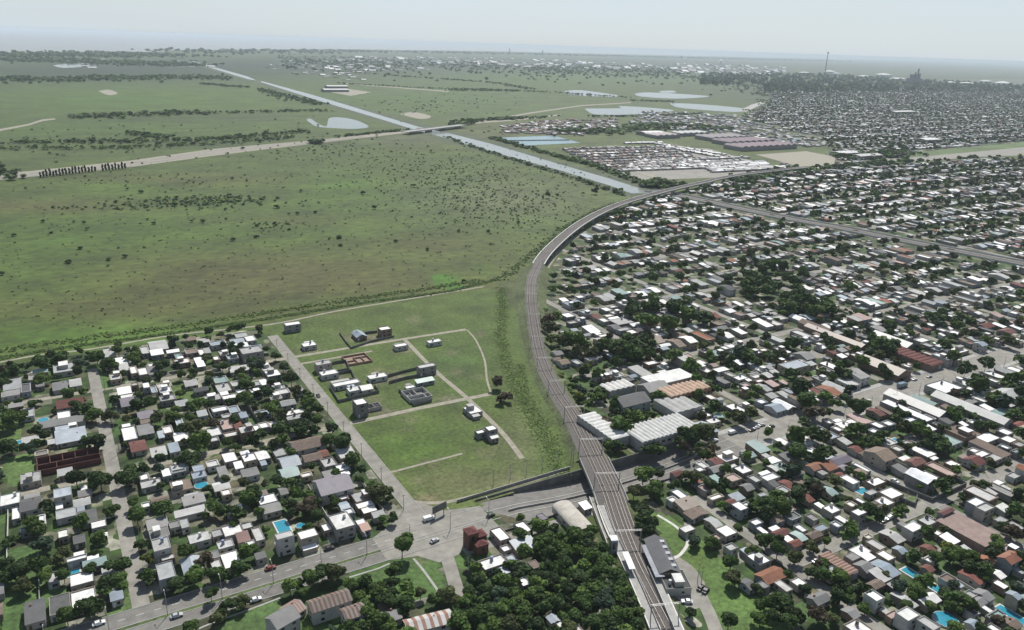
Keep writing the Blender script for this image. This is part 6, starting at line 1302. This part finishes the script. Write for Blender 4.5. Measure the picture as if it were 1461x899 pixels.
for _ in range(1500):
    x, y = rnd.uniform(-10, 880), rnd.uniform(205, 470); s, t = G(x, y)
    if t < 566+max(0, s-100)*.05 or (s > rail_s(t)-16 and t < 905) or math.hypot(s, t) > 1500: continue
    if seg_dist(s, t, CANL) < 22: continue
    scrub.append((s, t, rnd.uniform(.35, 1.1), rnd.choice(('olive', 'mid', 'light', 'olive', 'brownish')), None))
add_mass_trees(scrub, 18, .55, 'undergrowth', 'scrub and reeds along the ditches and over the green marsh', 85, 0.0, .55, 1.75)
# bushes standing alone on the marsh
SHR = []
for k in range(46):
    x, y = [(120, 318), (105, 316), (124, 327), (73, 332), (62, 316), (115, 354), (178, 366), (97, 374), (155, 370), (210, 313), (219, 319), (274, 316), (290, 315), (322, 312), (367, 322), (392, 319), (412, 327), (366, 338), (368, 322), (450, 303), (412, 305), (346, 212), (424, 305), (332, 342), (470, 340), (484, 339), (486, 350), (3, 391), (20, 336), (182, 270), (202, 274), (332, 255), (430, 272), (395, 296), (565, 344), (662, 400), (535, 297), (518, 276), (590, 266), (697, 330), (740, 318), (655, 330), (610, 356), (484, 338), (300, 283), (250, 293)][k]
    s, t = G(x, y, 1); r = rnd.uniform(1.8, 3.2)*(1 if y > 300 else 1.4); tone = rnd.choice(('dark', 'deep', 'mid'))
    me, tr, _ = TP[k % 9]; rx = thing('shrub', None, 'shrub', (s, t, 0), 0, 'lone shrubs on the marsh')
    c = link('foliage', me, rx, jit(LEAFC[tone]), (0, 0, r*.55), rnd.uniform(0, 6)); c.scale = (r, r, r*.65); g = link('stem', tr, rx, None, (0, 0, r*.6)); g.scale = (r*.5, r*.5, r*.3); SHR.append(dict(o=rx, s=s, t=t, r=r, tone=tone))
# row of poplars by the motorway
for k in range(26):
    x = 58+k*4.6+(6 if k > 17 else 0); y = 253.5-k*.5; s, t = G(x, y); rx = thing('poplar_tree', None, 'tree', (s, t, 0), 0, 'poplars in a row by the motorway')
    me, tr, _ = TP[9+k % 2]; c = link('crown', me, rx, jit(LEAFC['dark']), (0, 0, 7), k); _q = rnd.uniform(.75, 1.15); c.location[2] = 5.2*_q; c.scale = (3.0, 3.0, 4.8*_q); g = link('trunk', tr, rx, None, (0, 0, 5*_q)); g.scale = (2.4, 2.4, 3.3*_q)
    rx['label'] = f'tall dark poplar in the row by the motorway, {ordw[k]} from its left end'

# ---------------------------------------------------------------- cars, pools, poles, walls
def car(px, py, rot, col, label, kind='car', mass=1.0):
    s, t = G(px, py, .7); z = .09
    rx = thing('parked_car' if kind == 'car' else kind, label, {'car': 'car', 'van': 'van', 'truck': 'truck', 'bus': 'bus'}[kind], (s, t, z), rot)
    L, W = {'car': (4.3, 1.75), 'van': (5.2, 2.0), 'truck': (8.5, 2.4), 'bus': (10.5, 2.5)}[kind]; a, b = L/2, W/2
    if kind == 'car':
        prof = [(-a, .35), (-a, .85), (-a*.78, .98), (-a*.55, 1.42), (a*.12, 1.45), (a*.42, .98), (a*.93, .82), (a, .6), (a, .35)]
    elif kind == 'van': prof = [(-a, .4), (-a, 1.95), (a*.45, 2.0), (a*.72, 1.3), (a*.95, 1.1), (a, .7), (a, .4)]
    elif kind == 'truck': prof = [(-a, .6), (-a, 3.2), (a*.45, 3.2), (a*.46, .7), (a*.52, .7), (a*.53, 2.5), (a*.9, 2.5), (a, 1.4), (a, .5)]
    else: prof = [(-a, .4), (-a, 3.0), (a*.97, 3.0), (a, 1.6), (a, .4)]
    n = len(prof); mb = MB(); v = []
    for sd in (-1, 1):
        for x, zz in prof: v.append((x, sd*(b if zz < 1.1 or kind != 'car' else b*.84), zz))
    mb.add(v, [tuple(range(n))]+[tuple(range(n, 2*n))[::-1]]+[(k, n+k, n+(k+1) % n, (k+1) % n)[::-1] for k in range(n)]); mb.build('body', 'car_paint', rx, col)
    m2 = MB()
    if kind == 'car':
        m2.box(-a*.5, a*.1, -b*.9, b*.9, 1.05, 1.36); m2.add([(a*.14, -b*.78, 1.43), (a*.14, b*.78, 1.43), (a*.41, b*.86, 1.03), (a*.41, -b*.86, 1.03)], [(3, 2, 1, 0)])
        m2.add([(-a*.57, -b*.78, 1.4), (-a*.57, b*.78, 1.4), (-a*.79, b*.86, 1.03), (-a*.79, -b*.86, 1.03)], [(0, 1, 2, 3)])
    elif kind == 'van': m2.add([(a*.47, -b*.9, 1.95), (a*.47, b*.9, 1.95), (a*.73, b*.92, 1.36), (a*.73, -b*.92, 1.36)], [(3, 2, 1, 0)])
    elif kind == 'truck': m2.box(a*.55, a*.92, -b-.02, b+.02, 1.6, 2.2)
    else: m2.box(-a*.92, a*.92, -b-.02, b+.02, 1.5, 2.5)
    m2.build('window', 'glass', rx)
    for x in (-a*.62, a*.62):
        for y in (-b, b):
            m3 = MB(); m3.tube((x, y-.11, .33), (x, y+.11, .33), .34 if kind in ('car', 'van') else .48, n=10); m3.build('wheel', 'rubber', rx)
    return rx
W_, SI, DK, RD = (.7, .7, .7), (.4, .41, .42), (.03, .03, .035), (.2, .05, .04)
car(141, 889, .05, W_, 'white car at the left end of the avenue'); car(252, 878, .0, SI, 'silver car on the near lane of the avenue left of the median tree')
car(365, 855, .0, W_, 'white car on the near lane of the avenue above the striped roofs'); car(386, 810, .02, RD, 'dark red car parked on the verge before blue-grey house')
car(612, 740, 0, W_, 'white van parked at the corner of the green estate', 'van'); car(454, 564, 1.5, DK, 'dark car alone on the paved street'); car(157, 737, .1, W_, 'white car parked on grass beside the gravel street')
car(1045, 617, .0, W_, 'white pickup on the avenue right of the warehouse trees', 'van'); car(1020, 628, .0, W_, 'white car on the avenue just left of the white pickup'); car(1003, 634, .0, DK, 'dark car on the avenue nearest the ribbed warehouse')
for n, (x, y, c, nm) in enumerate(((1101, 608, DK, 'black'), (1087, 606, SI, 'silver'), (1079, 610, W_, 'white'), (1073, 613, DK, 'dark'))): car(x, y, .0, c, f'{nm} car parked by the avenue, {ordw[n]} from the right in a row of four')
car(1305, 541, .0, W_, 'white car ahead of the blue-grey truck on the avenue'); car(1326, 537, .0, SI, 'silver car farthest up the avenue'); car(1287, 551, .0, (.16, .22, .27), 'blue-grey box truck in the middle of the avenue', 'truck'); car(1291, 543, .0, DK, 'dark van beside the blue-grey truck', 'van')
car(1240, 572, .0, W_, 'white car on the avenue below the grey wedge building')
car(980, 858, SA+1.4, W_, 'white car parked in the station forecourt below the dark building'); car(1000, 838, .3, DK, 'dark car parked above the black one at the station'); car(1007, 842, .4, (.02, .02, .02), 'black car at the outer edge of the station forecourt')
car(962, 844, .2, SI, 'silver car tight against the square station building'); car(972, 843, .2, DK, 'dark car beside the silver one at the station building')
car(1277, 686, -1.57, W_, 'white car driving down the side street toward the walled garden')
for n, (x, y, c, nm) in enumerate(((1262, 742, SI, 'silver'), (1269, 738.5, W_, 'white'), (1276, 735, SI, 'pale grey'))): car(x, y, .0, c, f'{nm} parked car, {ordw[n]} of three along the lower street')
car(620, 771, .2, SI, 'silver car crossing the wide junction'); car(470, 782, .0, DK, 'dark car on the far lanes of the avenue'); car(1165, 800, .1, W_, 'white car near the lower end of the right-hand street'); car(700, 735, .3, DK, 'dark car entering the dip of the avenue')
# pools
def pool(px, py, w, d, label, rnd_=False, col=None):
    s, t = G(px, py, .3); s, t = POOLAT.get((px, py), (s, t)); rx = thing('swimming_pool', label, 'pool', (s, t, .03)); mb = MB(); m2 = MB()
    if rnd_: mb.tube((0, 0, 0), (0, 0, .75), w/2+.15, n=20); m2.tube((0, 0, .752), (0, 0, .77), w/2-.05, n=20)
    else: mb.box(-w/2-.6, w/2+.6, -d/2-.6, d/2+.6, 0, .1); m2.box(-w/2, w/2, -d/2, d/2, .104, .12)
    mb.build('rim', 'pale_concrete', rx); m2.build('water', 'pool_water', rx)
for q in POOLS: pool(*q)
# billboard at the estate corner
s, t = G(627, 736); bb = thing('billboard', 'grey billboard on two legs at the estate corner beside the avenue', 'billboard', (s, t, 0), .25)
mb = MB(); mb.box(-4, 4, -.12, .12, 2.5, 6); mb.build('panel', 'dark_concrete', bb)
for x in (-2.5, 2.5): mb = MB(); mb.box(x-.12, x+.12, -.12, .12, 0, 2.5); mb.build('leg', 'dark_metal', bb)
# street lamps and utility poles
def pole(s, t, h, rot, lamp, label, group):
    rx = thing('street_lamp' if lamp else 'utility_pole', label, 'lamp' if lamp else 'pole', (s, t, 0), rot, group)
    mb = MB(); mb.tube((0, 0, 0), (0, 0, h), .16, .1, 6); mb.build('post', 'concrete', rx); mb = MB()
    if lamp: mb.tube((0, 0, h-.1), (2.2, 0, h+.5), .07, n=5); mb.build('arm', 'metal', rx); m2 = MB(); m2.box(2.0, 2.9, -.16, .16, h+.4, h+.55); m2.build('lamp_head', 'metal', rx)
    else: mb.box(-.9, .9, -.07, .07, h-.8, h-.65); mb.build('crossarm', 'bark', rx)
for k in range(12): pole(-60+k*19, 261.3, 9, math.pi/2, True, f'street lamp on the avenue median, {ordw[k]} from the left', 'street lamps of the avenue')
for k in range(14): pole(310+k*24, 254.4, 8.5, math.pi/2, True, f'street lamp along the avenue beyond the dip, {ordw[k]} from the railway', 'street lamps beyond the dip')
for k in range(9): pole(118.3, 285+k*27, 8, 0, False, f'utility pole on the village side of the paved street, {ordw[k]} from the avenue', 'poles of the paved street')
for k in range(8): pole(12.6, 285+k*28, 8, 0, False, f'utility pole along the gravel street, {ordw[k]} from the avenue', 'poles of the gravel street')
for k in range(8): pole(262+k*22, 178.8, 8, math.pi/2, False, f'utility pole on the lower right street, {ordw[k]} from its near end', 'poles of the lower street')
for k in range(5): pole(165+k*9.5, 285.5+k*.3, 8, 0, False, f'slim pole on the grass above the sunken avenue, {ordw[k]} from the junction', 'poles by the dip')
for n, (x, y) in enumerate(((815, 655), (462/3.908+700, 440+850/3.908), (668, 820), (1000, 835), (1110/3.762+700, 660+640/3.762))): 
    s, t = G(x, y); pole(s, t, 9, 0, False, ['utility pole on the bank left of the bridge', 'tall pole on the bank beside the creek', 'utility pole at the wood edge', 'utility pole in front of the station forecourt', 'pole by the station road lawn'][n], None)
# garden walls between plots
WL = []
def gwall(a, b, label=None, h=2.0, m=None):
    if clash((min(a[0], b[0])+.1, max(a[0], b[0])+.3, min(a[1], b[1])+.1, max(a[1], b[1])+.3), -.05): return
    mb = MB(); n_ = 1; wall_strip(mb, [a, b], 0, .18, 0, h); o = mb.build('garden_wall', m or rnd.choice(('concrete', 'dark_concrete', 'concrete', 'pale_concrete'))); WL.append(dict(o=o, s=(a[0]+b[0])/2, t=(a[1]+b[1])/2, m=o.data.materials[0].name, L=math.hypot(a[0]-b[0], a[1]-b[1]))); tag(o, label, 'wall', 'garden walls between the plots')
for blk in ((15, 116, 272, 374), (15, 116, 380, 481), (-100, 3, 272, 374), (-100, 3, 380, 481), (250, 338, 180, 250), (349, 440, 180, 250), (250, 338, 110, 170), (349, 430, 278, 365)):
    a0, a1, b0, b1 = blk; mid = (b0+b1)/2; s = a0
    while s < a1-6:
        s += rnd.uniform(9, 13)
        for lo, hi in ((b0+rnd.uniform(8, 16), mid-.4), (mid+.4, b1-rnd.uniform(8, 16))):
            if rnd.random() < .62 and s < a1-2 and hi > lo+6:
                q = [c for c in PLACED if c[0]-.3 < s < c[1]+.3 and c[2] < hi and c[3] > lo]
                for c in q:
                    if (c[2]+c[3])/2 > (lo+hi)/2: hi = min(hi, c[2]-.2)
                    else: lo = max(lo, c[3]+.2)
                if hi-lo > 4 and -5 < proj(s, (lo+hi)/2)[1] < 899 and keepR(s, lo) | (s < 120): gwall((s, lo), (s, hi))
for pts, lb in (([(1263, 684), (1330, 711), (1379, 689), (1355, 676)], 'dark hedge-topped wall round the corner garden'), ([(1230, 687), (1306, 718), (1309, 706)], 'wall round the long lawn left of the side street'), ([(1147, 543), (1205, 563), (1212, 556)], 'dark wall along the narrow strip garden above the avenue')):
    path = GL(pts, 2); mb = MB(); wall_strip(mb, path, 0, .4, 0, 2.2); tag(mb.build('yard_wall', 'dark_concrete'), lb, 'wall')
mb = MB(); wall_strip(mb, [(142, 279), (206, 280.2)], 0, .15, 0, 1.5); tag(mb.build('fence', 'metal'), 'long thin fence on the grass bank above the sunken avenue', 'fence')

# ---------------------------------------------------------------- words for every house, tree, shrub and wall: how it looks and where to look
def zone(s, t):
    if s < 120 and t > 252:
        band = 'avenue block' if t < 377 else ('middle block' if t < 484 else 'marsh block')
        if s < 8: return f'left of gravel street, {band}', 'gravel street', (8, None)
        return f'between village streets, {band}', 'paved street', (122, None)
    if 120 <= s < rail_s(min(t, 900)) and t > 262: return 'on the green estate', 'paved street', (122, None)
    if t <= 262 and s < rail_s(max(t, 165)):
        if s < 70: return 'below the avenue, left side', 'avenue', (None, 262)
        return 'in the wood below the junction', 'junction', (120, 262)
    if t < 174: return 'right of railway below lower street', 'lower street', (None, 174)
    if t < 262: return ('beyond the station lawn' if s < 343 else 'right of side street below avenue'), 'avenue', (None, 262)
    if t < 372: return ('behind the warehouses' if s < 430 else 'among long sheds above avenue'), 'railway', (rail_s(t), None)
    if t < 480: return 'second block above right-hand avenue', 'railway', (rail_s(t), None)
    return 'inside the railway curve', 'railway', (rail_s(min(t, 900)), None)
def dist(z2, s, t):
    a, b = z2; return (abs(s-a) if a is not None else 0)+(abs(t-b) if b is not None else 0)+.001*s
def assign(items, describe, kindword):
    grp = {}
    for it in items:
        z, ref, z2 = zone(it['s'], it['t']); grp.setdefault((describe(it), z, ref), []).append((dist(z2, it['s'], it['t']), it))
    for (d, z, ref), lst in grp.items():
        lst.sort(key=lambda q: q[0])
        for n, (_, it) in enumerate(lst):
            lb = f'{d} {kindword} {z}' if len(lst) == 1 else f'{d} {kindword} {z}, {ordw[n]} from {ref}'
            it['o']['label'] = lb
FORM = {'F': 'flat-roofed', 'G': 'gabled', 'H': 'gabled', 'S': 'sloping-roofed'}
def dh(it):
    sz = 'small' if it['w']*it['d'] < 45 else ('large' if it['w']*it['d'] > 120 else 'mid-sized')
    return f"{sz} {CN[it['col']]} {FORM[it['form']]}"+(' two-storey' if it['st'] == 2 else (' three-storey' if it['st'] == 3 else ''))
assign([h for h in HOUSES if not h['label']], dh, 'house')
_zg = {}
for h in HOUSES:
    z = zone(h['s'], h['t'])[0]; h['o']['group'] = 'houses '+z
TW = {'dark': 'very dark', 'deep': 'deep green', 'mid': 'mid-green', 'olive': 'olive', 'light': 'light green', 'yellowish': 'yellowish', 'brownish': 'brownish', 'bluish': 'bluish green'}
def dt(it):
    sz = 'small' if it['r'] < 3.2 else ('big' if it['r'] > 5.2 else 'medium')
    return f"{sz} {TW[it['tone']]}" + (' tall' if it['tall'] else '')
assign(TREES, dt, 'tree')
for q in TREES: q['o']['group'] = 'trees '+zone(q['s'], q['t'])[0]
SHR.sort(key=lambda q: -q['t'])
cnt = {}
for q in SHR:
    x, y = proj(q['s'], q['t']); part = 'upper' if y < 300 else ('middle' if y < 335 else 'lower'); side = 'left' if x < 240 else ('centre' if x < 480 else 'right')
    k = (TW[q['tone']], part, side); cnt[k] = cnt.get(k, 0)+1; q['k'] = k; q['n'] = cnt[k]
for q in SHR:
    k = q['k']; q['o']['label'] = f"{k[0]} lone shrub on the {k[1]} {k[2]} marsh" + (f", {ordw[q['n']-1]} from the horizon" if cnt[k] > 1 else '')
WN_ = {'concrete': 'grey', 'dark_concrete': 'dark grey', 'pale_concrete': 'pale'}
assign(WL, lambda it: ('long ' if it['L'] > 18 else 'short ')+WN_[it['m']], 'plot wall')

# ---------------------------------------------------------------- the air
mb = MB(); mb.box(-170000, 170000, -170000, 170000, -8, 206); me = bpy.data.meshes.new('haze'); me.from_pydata(mb.v, [], mb.f)
hm = bpy.data.materials.new('haze_air'); hm.use_nodes = True; n = hm.node_tree.nodes; n.remove(n['Principled BSDF'])
pv = n.new('ShaderNodeVolumePrincipled'); pv.inputs['Color'].default_value = (.8, .895, 1, 1); pv.inputs['Density'].default_value = 4.6e-5; pv.inputs['Anisotropy'].default_value = .0
hm.node_tree.links.new(pv.outputs[0], n['Material Output'].inputs['Volume']); me.materials.append(hm)
hz = link('haze', me); hz['kind'] = 'stuff'; hz['label'] = 'pale haze'
